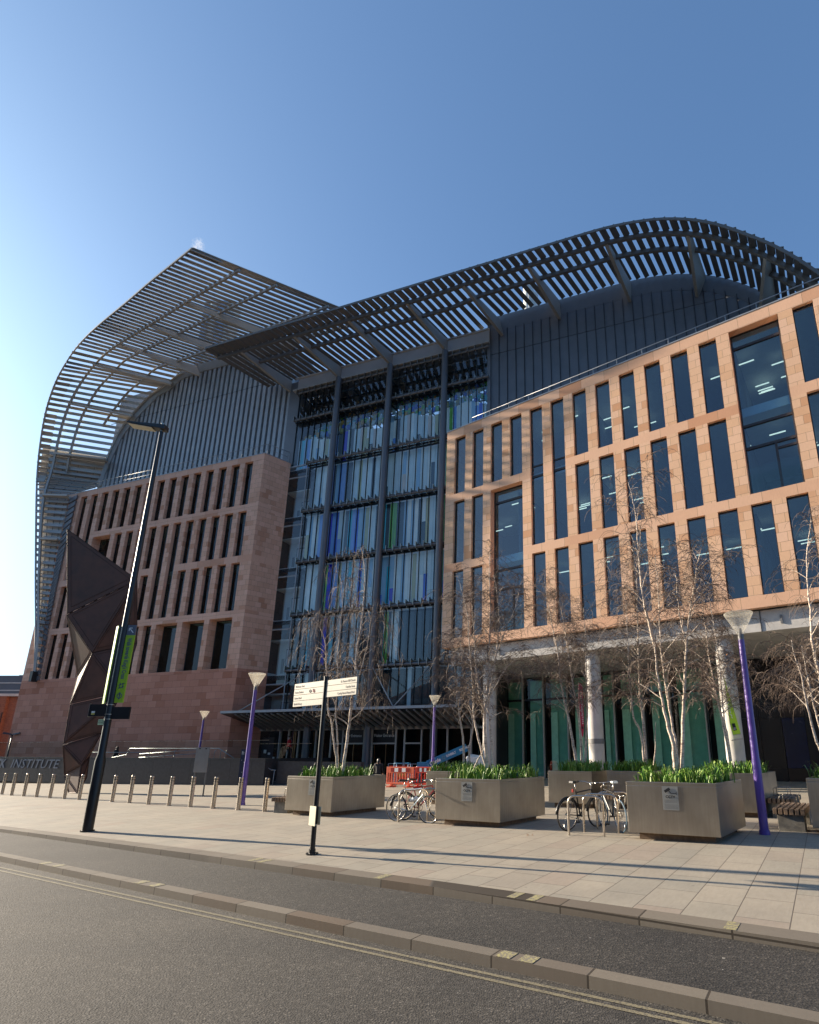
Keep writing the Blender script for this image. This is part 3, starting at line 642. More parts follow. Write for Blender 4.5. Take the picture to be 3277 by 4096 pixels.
# right roof profile
DR = [(-20, 0), (28, 0), (29.5, .12), (31.3, .45), (32.7, .95), (34, 1.6), (35.3, 2.55), (36.6, 3.8), (37.9, 5.1), (39.2, 6.9), (41, 9.8), (42.5, 13.5), (43.3, 17)]
def drop(u):
    for (a, za), (b, zb) in zip(DR[:-1], DR[1:]):
        if a <= u <= b: return za + (zb - za) * (u - a) / (b - a)
    return DR[-1][1]
def sdrop(u): return sum(drop(u + k * .35) for k in range(-2, 3)) / 5
SK = 1.35
def zin(s): return 34.32 + .95 * max(0.0, min(1.0, (s - 17.2) / 2.6))
def rr(s, n, dz=0.0): return Vector((s - SK * n / 6.0, -n, zin(s) - (zin(s) - 34.12) * n / 6.0 - sdrop(s - SK) + dz))
mb = MB(); s = -3.3
while s < 43.6:
    a, b = rr(s, 6.0), rr(s, .1 if s < 18.6 else .35); a2 = rr(s + .1, 6.0); tg = (a2 - a).normalized(); d = (b - a).normalized(); n = d.cross(tg).normalized(); n = -n if n.z > 0 else n
    wv = (tg * .86 - n * .5).normalized() * .165; th = (n * .86 + tg * .5).normalized() * .03
    p = [a - wv - th, a + wv - th, a + wv + th, a - wv + th]; q = [x + (b - a) for x in p]; mb.hexa(p + q)
    b5 = rr(s, 4.9); wv = wv * 1.2; a_ = a - n * .07; b5 = b5 - n * .07; mb.hexa([a_ - wv - th, a_ + wv - th, a_ + wv + th, a_ - wv + th, b5 - wv - th, b5 + wv - th, b5 + wv + th, b5 - wv + th])
    # step along the arc
    k = .02
    s += .62 / max(1.0, (rr(s + k, 3) - rr(s, 3)).length / k)
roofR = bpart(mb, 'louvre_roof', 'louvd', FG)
def sweep(n, w, h, dz, s0=-3.3, s1=43.4, N=110):
    mb = MB()
    for i in range(N):
        a, b = rr(s0 + (s1 - s0) * i / N, n, dz), rr(s0 + (s1 - s0) * (i + 1) / N, n, dz); t_ = (b - a).normalized(); y = Vector((0, 1, 0)); m_ = t_.cross(y).normalized(); m_ = -m_ if m_.z > 0 else m_; y = y * w / 2
        mb.hexa([a - y, a + y, b + y, b - y, a - y + m_ * h, a + y + m_ * h, b + y + m_ * h, b - y + m_ * h])
    mb.build('purlin', 'louvd', roofR)
sweep(6.05, .06, .18, .10); sweep(4.95, .18, .26, -.10); sweep(3.4, .18, .28, -.10, s0=-1.2)
for s_ in (-.77, 4.58, 9.67, 14.73, 19.2, 24.1, 29.45, 34.55, 38.62):
    m2 = MB(); a, b = rr(s_, 5.0, -.12), rr(s_, .2, -.12); up = (rr(s_ + .1, 3) - rr(s_, 3)).normalized().cross((b - a).normalized()); up = up if up.z > 0 else -up
    m2.beam(a, b, .22, .28, up, h2=1.15 if s_ < 17 else 1.5); m2.build('rafter', 'raft', roofR)
mb = MB(); mb.box(.1, 18.40, -.25, .1, 33.0, 34.25); mb.box(-.2, 18.40, -.36, -.25, 34.12, 34.25); mb.box(-.3, 18.40, -.42, .1, 32.86, 32.99)
for k in range(11): mb.box(1.2 + k * 1.68, 1.23 + k * 1.68, -.255, -.25, 33.0, 34.12)
bpart(mb, 'eaves_beam', 'beamg', FG)
mb = MB(); u = 18.45; N = 0
while u < 42.4:
    w = .66; zt = 35.35 - sdrop(u + .3 - SK) - 1.25
    if zt > 20.5:
        for z0, z1 in ((19.5, 31.93), (31.98, zt)):
            if z1 > z0 + .1 and zt > z0: mb.box(u, u + w, .05, .20, z0, min(z1, zt), 0)
        mb.box(u + w, u + w + .03, -.03, .2, 19.5, zt, 1)
    u += .69; N += 1
for i in range(80):
    a = 18.45 + i * .3; b = a + .3; za, zb = 35.35 - sdrop(a - SK), 35.35 - sdrop(b - SK); mb.hexa([(a, .04, za - 1.3), (b, .04, zb - 1.3), (b, .3, zb - 1.3), (a, .3, za - 1.3), (a, -.12, za), (b, -.12, zb), (b, .3, zb), (a, .3, za)], 0)
mb.box(18.2, 18.45, -.12, .2, 18, 34.9, 0)
bpart(mb, 'panelled_gable', ['zincd', 'dark'], FG)
# --- atrium
mb = MB(); mb.box(-.95, .18, .0, .4, 25.6, 34.1); bpart(mb, 'edge_panel', 'zincd', FG)
mb = MB(); mb.box(-24, -1.2, .5, 14, -1, 38.3); mb.box(18.9, 36, .5, 14, 8, 30.5); mb.box(-2, 19, 14.5, 15, -1, 34); mb.box(-2, 19, .45, 6.5, 34.0, 34.2); mb.box(-2, 19, 11.5, 14.5, 34.0, 34.2); mb.box(-24, -2.0, -.5, .45, 26.2, 26.3); bpart(mb, 'sun_block_core', 'zincd', FG)  # unseen masses added to keep sun out of the atrium; roof gap lights the baffles
for u in (4.67, 9.71, 14.72):
    mb = MB(); mb.cyl(0, 0, -.2, 32.86, .25, n=20); mb.build('column', 'post', B, FG.w(u, -.55, 0) - BL, 0, smooth='auto')
mb = MB(); mb.cyl(0, 0, -.1, 25.35, .05, n=8); mb.build('column', 'zinc', B, FG.w(1.95, -.15, 0) - BL, 0, smooth='auto')
TZ = [29.75, 25.25, 20.82, 16.34, 11.95, 7.6]
tb = MB(); br = MB(); BRK = []
for iz, z in enumerate(TZ + [32.5]):
    u0 = .15 if z > 26 else 1.95
    tb.tube([(u0, -.33, z), (18.4, -.33, z)], .115 if z < 32 else .09, 10)
    k = 0; u = u0 + .1
    while u < 18.3:
        BRK.append((u, z))
        u += .63
bpart(tb, 'support_tube', 'post', FG, smooth='auto')
def brk(m, u, z):
    m.box(u - .018, u + .018, -.52, -.30, z - .12, z + .36); m.box(u - .012, u + .018, -.30, -.05, z + .12, z + .30); m.box(u + .018, u + .30, -.30, -.05, z + .20, z + .215); m.box(u - .02, u + .02, -.30, -.04, z - .22, z - .08)
BRK.sort(key=lambda b: (abs(b[1] - 18.5), -b[0])); m0 = MB(); brk(m0, 0, 0); b0_ = bpart(m0, 'glass_bracket', 'steel', FG); b0_.location = FG.w(BRK[0][0], 0, BRK[0][1]) - BL
for u, z in BRK[1:99]: c = b0_.copy(); C.objects.link(c); c.location = FG.w(u, 0, z) - BL
m0 = MB()
for u, z in BRK[99:]: brk(m0, u, z)
bpart(m0, 'glass_bracket', 'steel', FG)['kind'] = 'stuff'
fr_ = MB(); u = .25
while u < 18.35:
    z0 = 25.3 if u < 1.9 else 4.0
    fr_.box(u - .015, u + .015, -.08, .03, z0, 32.9); u += .63
for z in TZ: fr_.box(.2 if z > 26 else 1.95, 18.4, -.02, .05, z - .14, z + .02)
bpart(fr_, 'mullions', 'dark', FG)
edges = [.2, 4.67, 9.71, 14.72, 18.4]; zlev = [4.0] + TZ[::-1] + [32.9]
for i in range(4):
    for j in range(len(zlev) - 1):
        a, b = edges[i], edges[i + 1]
        if zlev[j] < 25 and i == 0: a = 1.95
        g = MB(); g.face([(a, .01, zlev[j] + .03), (b, .01, zlev[j] + .03), (b, .01, zlev[j + 1] - .15), (a, .01, zlev[j + 1] - .15)]); bpart(g, 'glass_bay', 'aglass', FG)
SCOL = {'pale': (.66, .78, .80), 'pale2': (.50, .66, .72), 'sky': (.24, .46, .68), 'blue': (.04, .13, .72), 'mid': (.13, .32, .78), 'teal': (.03, .48, .66), 'olive': (.40, .42, .22), 'beige': (.55, .49, .43), 'green': (.16, .5, .08), 'deep': (.02, .02, .7), 'amber': (.6, .38, .08), 'gap': (.02, .04, .05)}
for k_, c_ in SCOL.items(): M['s_' + k_] = mat('tinted_strip_' + k_, c_, .14, var=.12, scale=.6)
names = list(SCOL); st = MB()
for j in range(len(zlev) - 1):
    z0, z1 = zlev[j] + .1, zlev[j + 1] - .2
    u = 2.0 if zlev[j] < 25 else .3; i = 0
    while u < 18.2:
        w = .30; c = R.choices(['pale', 'pale2', 'sky', 'blue', 'mid', 'teal', 'olive', 'beige', 'gap'], [30, 30, 6, 1.6, 3, 2, 7, 6, 10])[0]
        near = min((abs(u - e) for e in (4.67, 9.71, 14.72)), default=9)
        if near < .5 and R.random() < .6: c = R.choice(['blue', 'deep', 'gap', 'green', 'teal', 'mid'])
        if j == 0: c = 'gap' if R.random() < .85 else 'pale2'
        elif j == 1: c = c if R.random() < .22 else 'gap'
        if zlev[j] > 29: u += .315; continue
        top = z1
        if 25 < zlev[j] < 26: top = 28.0 + .25 * math.sin(u * 1.3) + R.uniform(-.12, .12) + (1.0 if u > 10 else 0) * .2
        cut = R.uniform(z0 + 1, z1 - .5)
        if R.random() < .22 and j > 1: st.box(u, u + w, .45, .47, z0, cut, names.index(c)); st.box(u, u + w, .45, .47, cut, top, names.index(R.choice(['pale', 'pale2', 'sky'])))
        else: st.box(u, u + w, .45, .47, z0, top, names.index(c))
        u += .315; i += 1
    if j in (2, 3, 4, 5):  # deep blue strips just left of the third column
        st.box(14.15, 14.42, .40, .42, z0, z1 if j < 5 else 27.9, names.index('deep')); 
        if j in (3, 4): st.box(4.15, 4.38, .40, .42, z0, z1, names.index('blue'))
    if j == 4: st.box(9.15, 9.42, .40, .42, z0, z1, names.index('deep'))
    if j in (1, 3): st.box(9.95, 10.3, .40, .42, z0, z1, names.index('green'))
    if j == 1: st.box(3.0, 3.25, .40, .42, z0, z1, names.index('teal')); st.box(3.6, 3.85, .40, .42, z0, z1, names.index('teal'))
bpart(st, 'tinted_strips', ['s_' + k_ for k_ in names], FG)
mb = MB()      # inside the atrium
for z in TZ[1:]: mb.box(2.0, 18.3, .6, 4.0, z - .3, z, 0)
mb.box(-.5, 19, 12, 12.2, -.2, 30, 1); mb.box(18.6, 18.8, .6, 12, -.2, 31, 1); mb.box(-.9, -.7, 3.0, 12, -.2, 34, 1)
bpart(mb, 'interior_floor', ['ceil', 'innd'], FG)
mb = MB(); cols = ['teal', 'green', 'blue', 'olive', 'sky', 'gap', 'gap', 'gap', 'pale2', 'amber']
for i in range(58):
    for j in range(9):
        u = .3 + i * .315; c = R.choice(cols); z = 28.6 + j * .62 + (i % 3) * .12; v = 1.0 + j * .55 + (i % 2) * .1
        if c != 'gap' and z < 33.6: mb.hexa([(u, v, z), (u + .26, v, z), (u + .26, v + .12, z - .1), (u, v + .12, z - .1), (u, v + .05, z + .40), (u + .26, v + .05, z + .40), (u + .26, v + .15, z + .38), (u, v + .15, z + .38)], names.index(c))
for j in range(8): mb.box(.2, 18.4, 1.3 + j * .9, 1.36 + j * .9, 33.0, 33.15, names.index('gap'))
for i in range(20): mb.beam((.5 + i * .95, .8, 32.6), (2.4 + i * .95, 9, 30.8), .06, .15, mi=names.index('gap'))
bpart(mb, 'coloured_baffles', ['s_' + k_ for k_ in names], FG)
# clear corner bay between stone block and atrium glass, with lift lobbies behind
mb = MB(); g = MB()
for z0, z1 in zip([.2] + TZ[1:][::-1], TZ[1:][::-1] + [25.3]):
    pass
lv = [3.4] + TZ[1:][::-1]
for i, z in enumerate(TZ[1:]):
    mb.box(-1.2, 1.9, .0, 2.6, z - .62, z - .28, 1); mb.box(-1.2, 1.9, .02, 2.6, z - .28, z - .22, 2); mb.tube([(-1.0, .05, z - .95), (1.9, .05, z - .95)], .07, 8, 2)
    mb.box(-1.2, 1.75, 2.2, 2.3, z - 4.5 + .2, z - 1.5, 0); mb.box(-1.2, 1.6, 1.2, 2.2, z - 1.62, z - 1.5, 0)
    mb.box(-.2, .95, 2.14, 2.2, z - 4.3, z - 2.1, 3); mb.box(-.12, .87, 2.12, 2.2, z - 4.3, z - 2.2, 0); mb.box(-.6, -.35, 2.15, 2.2, z - 4.1, z - 2.9, 3)
bpart(mb, 'lift_lobby', ['whitep', 'dark2', 'zinc', 'grey'], FG)
g = MB(); g.face([(-1.0, 0, .2), (1.9, 0, .2), (1.9, 0, 25.3), (-1.0, 0, 25.3)]); bpart(g, 'glass_bay', 'aglass', FG)
mb = MB(); mb.box(-1.05, 1.95, -.06, .04, 25.3, 25.42); bpart(mb, 'edge_trim', 'zinc', FG)
# entrance: canopy, doors
CZ = 4.4
can = MB(); can.hexa([(-.6, -3.4, CZ - .14), (17.6, -3.4, CZ - .14), (17.6, 0, CZ - 1.1), (.2, 0, CZ - 1.1), (-.6, -3.4, CZ), (17.6, -3.4, CZ), (17.6, 0, CZ), (.2, 0, CZ)], 0)
can.box(-.6, 17.6, -3.46, -3.40, CZ - .12, CZ + .05, 1)
for i in range(34): u = .6 + i * .52; can.beam((u, -3.3, CZ - .15), (u, -.12, CZ - 1.08), .05, .10, h2=.20, mi=1)
can.box(.2, 17.6, -.14, -.02, 3.30, 3.60, 2)
canopy = bpart(can, 'entrance_canopy', ['dark', 'zinc', 'conc'], FG)
m2 = MB()
for uf, up_ in ((.9, 4.4), (7.2, 4.9), (7.2, 9.5), (13.2, 9.9), (13.2, 14.5)): m2.tube([(uf, -3.35, CZ), (up_, -.7, 7.4)], .04, 8)
m2.build('tie_rod', 'zinc', canopy, smooth=True)
dm = MB(); dl = [1.95, 2.7, 3.6, 5.1, 6.4, 7.4, 9.14, 9.78, 11.65, 12.32, 13.6, 15.5, 17.2]
for u in dl: dm.box(u - .05, u + .05, -.10, .05, .1, 3.3, 0)
dm.box(-.9, 18.4, -.08, .05, 3.16, 3.30, 0)
for a, b in ((6.4, 9.14), (9.78, 11.65), (12.32, 13.6)): dm.box(a + .05, b - .05, -.09, .04, 2.17, 2.27, 0)
for u in (3.15, 3.3, 4.1, 4.25, 4.9, 5.7, 10.0, 10.9, 8.3, 7.0): dm.box(u - .02, u + .02, -.06, -.01, .1, 2.17 if u > 6.5 else 3.1, 1)
bpart(dm, 'door_frame', ['steelp', 'brass'], FG)
g = MB(); g.box(-.9, 18.4, .01, .02, .1, 3.16); bpart(g, 'door_glass', 'lglass', FG)
for a, b in ((6.4, 9.14), (9.78, 11.65)):
    m2 = MB(); m2.box(a + .06, b - .06, -.04, -.02, 2.28, 3.15, 0); uc = (a + b) / 2 + (.35 if a < 8 else 0)
    addtxt(m2, 'Visitor Entrance', .30, (uc, -.045, 2.66), (1, 0, 0), (0, 0, 1), 1, align='CENTER', sx=.82); bpart(m2, 'entrance_sign', ['blk', 'white'], FG)
mb = MB(); mb.box(-.9, 18.4, 3.2, 3.3, 0, 3.9, 0); mb.box(.3, 1.4, -.03, .0, .1, 2.7, 1); mb.box(.55, .78, -.05, -.03, 1.55, 1.8, 2); mb.box(.95, 1.15, -.05, -.03, 1.45, 1.6, 2); mb.box(1.55, 1.63, -.2, -.1, 1.0, 1.3, 2); mb.box(4.6, 4.7, -.2, -.1, 1.0, 1.3, 2)
bpart(mb, 'lobby_wall', ['innd', 'dark2', 'whitep'], FG)
# plant tower glimpsed through the left louvres, and flues above the right roof
mb = MB(); P = aty(880, 1300, 75)
for i, (w, x) in enumerate(((1.0, -2.0), (.9, -.85), (1.3, .5), (1.2, 1.9))): mb.box(x - w / 2, x + w / 2, -1, 1, -30, 4.2 - abs(x) * .3 + (i % 2) * .4, i % 2)
for k in range(14): mb.box(-2.6, 2.6, -1.06, -1.0, -16 + k * 1.5, -15.85 + k * 1.5, 2)
mb.build('plant_tower', [mat('tower_glass', (.25, .42, .62), .2, .3, var=.1), 'whitep', 'zincd'], B, P - BL)
mb = MB(); P = aty(2115, 1190, 62); mb.cyl(0, 0, -25, 1.6, .75, n=16); mb.cyl(.4, 0, -25, .2, .95, n=16); mb.build('flue', 'whitep', B, P - BL, smooth='auto')
# ================================================================ steam above the roof
mb = MB(); bm = bmesh.new(); bmesh.ops.create_icosphere(bm, subdivisions=3, radius=1)
for v in bm.verts: v.co.x *= 1.3; v.co.z *= 2.1
me = bpy.data.meshes.new('steam'); bm.to_mesh(me); bm.free(); o = bpy.data.objects.new('steam', me); C.objects.link(o); o.location = aty(790, 985, 72)
t = NT('steam_volume'); t.n.remove(t.b); v = t.new('ShaderNodeVolumePrincipled'); tc = t.ob(); f = t.noise(t.map(tc, scale=(1, 1, .6)), 1.3, 5, .7)
ln = t.new('ShaderNodeVectorMath', operation='LENGTH'); t.link(t.map(tc, scale=(.77, 1, .48)), ln.inputs[0]); rr_ = t.ramp(ln.outputs['Value'], [(.2, (1, 1, 1, 1)), (.95, (0, 0, 0, 1))]); f2 = t.ramp(f, [(.47, (0, 0, 0, 1)), (.62, (1, 1, 1, 1))])
mm = t.mix(1.0, rr_, f2, 'MULTIPLY'); m3 = t.new('ShaderNodeMath', operation='MULTIPLY'); m3.inputs[1].default_value = .9; t.link(mm, m3.inputs[0]); t.link(m3.outputs[0], v.inputs['Density']); t.link(v.outputs[0], t.out.inputs['Volume']); v.inputs['Color'].default_value = (1, 1, 1, 1); me.materials.append(t.m)
tag(o, 'thin wisp of white steam rising above the tip of the left roof', 'steam', kind='stuff')
# ================================================================ street furniture
def G0(P): return Vector((P.x, P.y, SLP * P.x))
# bollards
bx = [(7, 3178), (45.5, 3181.8), (94, 3185), (145, 3188.7), (198.5, 3192.5), (256.5, 3195.7), (315.4, 3199.4), (447.6, 3208), (517, 3212), (592.8, 3218), (675, 3223.6), (760.7, 3228.2), (851.5, 3234.5), (952, 3240.7), (1057.5, 3246.8)]
blab = ['cut by the left edge of the photo', 'second from the left edge of the photo', 'below the letter N of the wall lettering', 'fourth from the left, below the word on the wall', 'fifth from the left, below the last letters on the wall', 'just left of the foot of the rusty sculpture', 'between the sculpture foot and the black lamp post', 'first to the right of the black lamp post', 'second to the right of the black lamp post', 'third to the right of the black lamp post', 'fourth to the right of the black lamp post', 'fifth to the right of the black lamp post', 'second to the left of the purple lamp post', 'standing right in front of the purple lamp post', 'beside the bench end, rightmost of the row']
blab[12] = 'next on the left of the one in front of the purple post'
P0 = G0(gnd(*bx[0])); bt = thing('bollard', 'stainless steel bollard ' + blab[0], 'bollard', P0, 0, 'steel bollards in a row along the square')
mb = MB()
for z0, z1 in ((-.15, .845), (.862, .918), (.935, .99)): mb.cyl(0, 0, z0, z1, .067, n=28)
mb.tube([(0, 0, .99), (0, 0, 1.0)], [.067, .060], 28); mb.build('tube', 'bol', bt, smooth='auto')
mb = MB(); mb.cyl(0, 0, .845, .862, .062, n=24); mb.build('band', 'blk', bt, smooth='auto'); mb = MB(); mb.cyl(0, 0, .918, .935, .062, n=24); mb.build('band', 'blk', bt, smooth='auto')
mb = MB(); mb.cyl(0, 0, -.1, .006, .085, n=24); mb.build('base_ring', 'grey', bt)
for p, l in zip(bx[1:], blab[1:]): dup(bt, G0(gnd(*p)), 0, 'stainless steel bollard ' + l)
# purple lamp posts
lamps = [((3060, 3338), 'purple lamp post at the right, in front of the benches, with clear cone head'), ((968, 3221), 'purple lamp post behind the bollards with sunlit clear cone head'), (None, 'distant small purple lamp post behind the silver notice panel'), (None, 'purple lamp post rising behind the bicycles and red barriers')]
PL = [G0(gnd(3060, 3338)), G0(gnd(968, 3221)), None, None]
# the two whose feet are hidden: distance from the height of the cone
def foot_from_top(px, ytop, H):
    for k in range(4000):
        Y = 8 + k * .01; P = aty(px, ytop, Y)
        if P.z - SLP * P.x >= H: return G0(P)
PL[2] = foot_from_top(819, 2848, 4.60); PL[3] = foot_from_top(1740, 2787, 4.60)
lt = thing('lamp_post', lamps[0][1], 'lamp post', PL[0], 0, 'purple lamp posts on the square')
mb = MB(); mb.tube([(0, 0, -.1), (0, 0, 1.45), (0, 0, 1.5), (0, 0, 4.04)], [.088, .085, .076, .062], 24); mb.cyl(0, 0, 0, .09, .11, .10, 24); mb.build('post', 'purple', lt, smooth='auto')
mb = MB(); mb.box(-.03, .03, -.094, -.086, .45, .85); mb.build('base_door', 'purple', lt)
mb = MB(); mb.cyl(0, 0, 4.04, 4.16, .062, n=20); mb.build('collar', 'grey', lt, smooth='auto')
mb = MB(); mb.tube([(0, 0, 4.16), (0, 0, 4.62)], [.062, .30], 40, cap=False); mb.tube([(0, 0, 4.62), (0, 0, 4.645)], [.305, .305], 40, cap=False); mb.build('cone_shade', 'lampg', lt, smooth='auto')
mb = MB(); mb.tube([(0, 0, 4.16), (0, 0, 4.30)], [.05, .03], 16); mb.build('reflector', 'grey', lt, smooth='auto')
mb = MB(); mb.tube([(0, 0, 4.645), (0, 0, 4.665)], [.31, .29], 40); mb.build('lid', 'lampg', lt, smooth='auto')
for P, l in zip(PL[1:], lamps[1:]): dup(lt, P, 0, l[1])
# black street light with banners
P = G0(gnd(349, 3326.5)); sl = thing('street_light', 'tall black street light with lime walking banners leaning over the kerb', 'street light', P)
mb = MB(); mb.tube([(0, 0, -.2), (0, 0, 1.62), (0, 0, 1.78), (0, 0, 5.2), (0, 0, 10.9)], [.115, .115, .082, .076, .048], 24); mb.build('pole', 'blk', sl, smooth='auto')
mb = MB(); mb.cyl(0, 0, .0, .03, .15, n=20); mb.box(-.035, .035, -.122, -.11, .5, .95); mb.build('base_door', 'dark', sl)
hd = atz(646, 1712, 10.9) - P; tip = atz(522, 1690, 11.0) - P; hd = Vector((0, 0, 10.95)); d = tip - hd; d.z = .12; L_ = min(d.length, 1.5); d = d.normalized() * .95
q = MB(); sd_ = d.cross(Vector((0, 0, 1))).normalized() * .16; u_ = Vector((0, 0, .05)); a = hd - d * .14; b = hd + d
q.hexa([a - sd_ * .7 - u_, a + sd_ * .7 - u_, b + sd_ - u_ * .3, b - sd_ - u_ * .3, a - sd_ * .7 + u_ * 2, a + sd_ * .7 + u_ * 2, b + sd_ + u_ * .6, b - sd_ + u_ * .6]); hdo = q.build('lamp_head', 'blk', sl, bevel=.01)
q = MB(); a = hd + d * .25 - u_ * 1.1; b = hd + d * .97 - u_ * .55; q.hexa([a - sd_ * .75 - u_ * .2, a + sd_ * .75 - u_ * .2, b + sd_ * .85 - u_ * .2, b - sd_ * .85 - u_ * .2, a - sd_ * .75, a + sd_ * .75, b + sd_ * .85, b - sd_ * .85]); q.build('lens', 'lens', hdo)
q = MB(); q.cyl(0, 0, 10.85, 11.12, .05, n=12); q.build('photocell', 'steel', sl, smooth='auto')
def onY(px, py): v = aty(px, py, P.y) - P; return v
def panel(mb, c, y0=-.02, y1=.02, mi=0):
    """c: 4 pixel corners (tl,tr,br,bl) laid on the vertical plane through the pole"""
    v = [onY(*p) for p in c]; f = [Vector((a.x, y0, a.z)) for a in v]; bk = [Vector((a.x, y1, a.z)) for a in v]
    mb.hexa([f[3], f[2], bk[2], bk[3], f[0], f[1], bk[1], bk[0]], mi)
z0 = onY(453, 2811).z; z1 = onY(511, 2501).z; zh = z1 - .27
mb = MB(); x0, x1 = .075, .30
mb.box(x0, x1, -.015, .015, z0, zh, 0); mb.box(x0, x1, -.016, .016, zh + .002, z1, 1); mb.box(x0 - .01, x0, -.02, .02, z0, z1, 2)
xc = (x0 + x1) / 2
vs_, _f = txtmesh('Walk towards King\'s Cross', .15, bold=.004); LSX = (zh - .08 - z0 - .60) / max(v[0] for v in vs_)
addtxt(mb, 'Walk towards King\'s Cross', .15, (xc - .045, -.017, zh - .08), (0, 0, -1), (1, 0, 0), 3, bold=.004, sx=LSX)
ar = Vector((xc, -.018, (zh + z1) / 2)); 
for a_, b_ in (((.06, -.07), (-.05, .05)), ((-.055, .055), (-.055, -.02)), ((-.055, .055), (.02, .055))): mb.beam(ar + Vector((a_[0], 0, a_[1])), ar + Vector((b_[0], 0, b_[1])), .006, .022, (0, 0, 1) if abs(b_[0] - a_[0]) > .001 else (1, 0, 0), 4, drop=False)
zr = z0 + .43
for dz in (-.035, .035): mb.beam((xc + dz, -.018, zr - .07), (xc + dz, -.018, zr + .07), .006, .018, (1, 0, 0), 3, drop=False)
for zz_ in (-.02, .06): mb.beam((xc + .07, -.018, zr + zz_), (xc - .07, -.018, zr + zz_ - .05), .006, .018, (0, 0, 1), 3, drop=False)
mb.tube([(xc + .06 * math.cos(a / 16 * 6.283), -.018, z0 + .17 + .06 * math.sin(a / 16 * 6.283)) for a in range(17)], .010, 6, 3, False); mb.box(xc - .012, xc + .012, -.022, -.016, z0 + .08, z0 + .26, 3)
mb.build('banner_panel', ['lime', 'slate', 'dark', 'slate', 'white'], sl)
mb = MB(); mb.hexa([(-.30, .10, z0 - .02), (-.27, .10, z0 - .02), (-.14, -.02, z0 - .02), (-.17, -.02, z0 - .02), (-.30, .10, z1 - .02), (-.27, .10, z1 - .02), (-.14, -.02, z1 - .02), (-.17, -.02, z1 - .02)], 0); mb.box(-.14, -.075, -.02, .0, z0, z1, 1); mb.build('banner_panel', ['lime', 'blk'], sl)
mb = MB(); zt, zb = onY(370, 2818).z, onY(370, 2866).z; mb.box(-.50, -.08, -.03, .01, zb, zt, 0); mb.box(-.43, -.345, -.034, -.029, zb + .04, zb + .085, 2); mb.box(-.43, -.345, -.034, -.029, zb + .087, zb + .13, 1); mb.box(-.51, -.50, -.035, .015, zb - .01, zt + .02, 3); mb.build('street_sign', ['blk', 'white', 'yellow', 'steel'], sl)
mb = MB(); zt, zb = onY(530, 2828).z, onY(523, 2877).z; mb.box(.08, .53, -.03, .01, zb, zt, 0); mb.build('street_sign', 'blk', sl)
mb = MB(); zt, zb = onY(410, 2878).z, onY(410, 2900).z; mb.box(-.22, -.08, -.03, -.02, zb, zt, 0)
for k in range(2):
    for j in range(4): mb.box(-.205 + j * .03, -.185 + j * .03, -.032, -.03, zt - .05 - k * .045, zt - .03 - k * .045, 1)
mb.build('small_notice', [mat('pale_green_notice', (.62, .72, .40), .5, var=.05), 'textb'], sl)
mb = MB()
for z in (z0 - .06, z0 - .30, z0 - .42): mb.cyl(0, 0, z, z + .02, .088, n=20)
mb.build('clamp', 'steel', sl, smooth='auto')
# fingerpost
P = G0(gnd(1248, 3418)); fp = thing('fingerpost', 'black fingerpost with cream wayfinding boards and a paper notice taped on', 'signpost', P)
hT = (aty(1304, 2706, P.y) - P).z
mb = MB(); mb.cyl(0, 0, -.1, hT - .03, .045, n=20); mb.cyl(0, 0, hT - .03, hT, .05, n=20); mb.cyl(0, 0, hT - .13, hT - .115, .05, n=20); mb.build('post', 'blk', fp, smooth='auto'); mb = MB(); mb.cyl(0, 0, 0, .025, .11, n=20); mb.cyl(0, 0, .025, .09, .058, n=20); mb.build('base_plate', 'dark', fp, smooth='auto')
faz = rad(-52); fd = Vector((-math.sin(faz), -math.cos(faz), 0)) * 1.0   # to the right of the picture
fa = math.atan2(fd.y, fd.x); FP = Fr(P.x, P.y, math.degrees(fa))
tl, tr, brr, bl = FP.px(1184.6, 2737), FP.px(1298, 2723), FP.px(1287.8, 2819.4), FP.px(1174.8, 2831)
zt, zb = tl.z - P.z, brr.z - P.z; x0, x1 = (tl.x + bl.x) / 2, -.05
def boards(x0, x1, zt, zb, n, words, right):
    h = (zt - zb) / n
    for i in range(n):
        m = MB(); z = zb + (n - 1 - i) * h; m.box(x0, x1, -.022, .022, z + .004, z + h - .004, 0)
        if right: addtxt(m, words[i], h * .56, (x1 - .045, -.0235, z + h * .28), (1, 0, 0), (0, 0, 1), 1, align='RIGHT', sx=.74, ext=.001)
        else:
            addtxt(m, words[i], h * .56, (x0 + .03, -.0235, z + h * .28), (1, 0, 0), (0, 0, 1), 1, sx=.74, ext=.001)
            if i == 1:
                xa = x0 + .56; m.tube([(xa + .028 * math.cos(a / 12 * 6.283), -.024, z + h * .47 + .028 * math.sin(a / 12 * 6.283)) for a in range(13)], .005, 4, 1, False); m.box(xa - .045, xa + .045, -.027, -.022, z + h * .44, z + h * .50, 1)
                xb = xa + .12
                for q_ in (-.013, .013): m.box(xb - .04, xb + .04, -.027, -.022, z + h * .47 + q_ - .004, z + h * .47 + q_ + .004, 2)
                for q_ in (-.02, .01): m.beam((xb + q_ - .015, -.0245, z + h * .47 + .035), (xb + q_ + .025, -.0245, z + h * .47 - .035), .005, .008, (0, 0, 1), 2, drop=False)
        o = m.build('sign_board', ['cream', 'text', 'bred'], fp, (0, 0, 0), FP.a)
boards(x0, x1, zt, zb, 4, ['Wellcome Trust', 'Euston Stations', 'Euston Road', 'British Library'], False)
a, b = FP.px(1309.6, 2720), FP.px(1433, 2706); c = FP.px(1434, 2778)
boards(.05, b.x, b.z - P.z, c.z - P.z, 3, ['St. Pancras Old Church', 'Camden Town', 'Camley Street Natural Park'], True)
mb = MB(); ht = (aty(1262, 3224, P.y) - P).z; hb = (aty(1258, 3302, P.y) - P).z
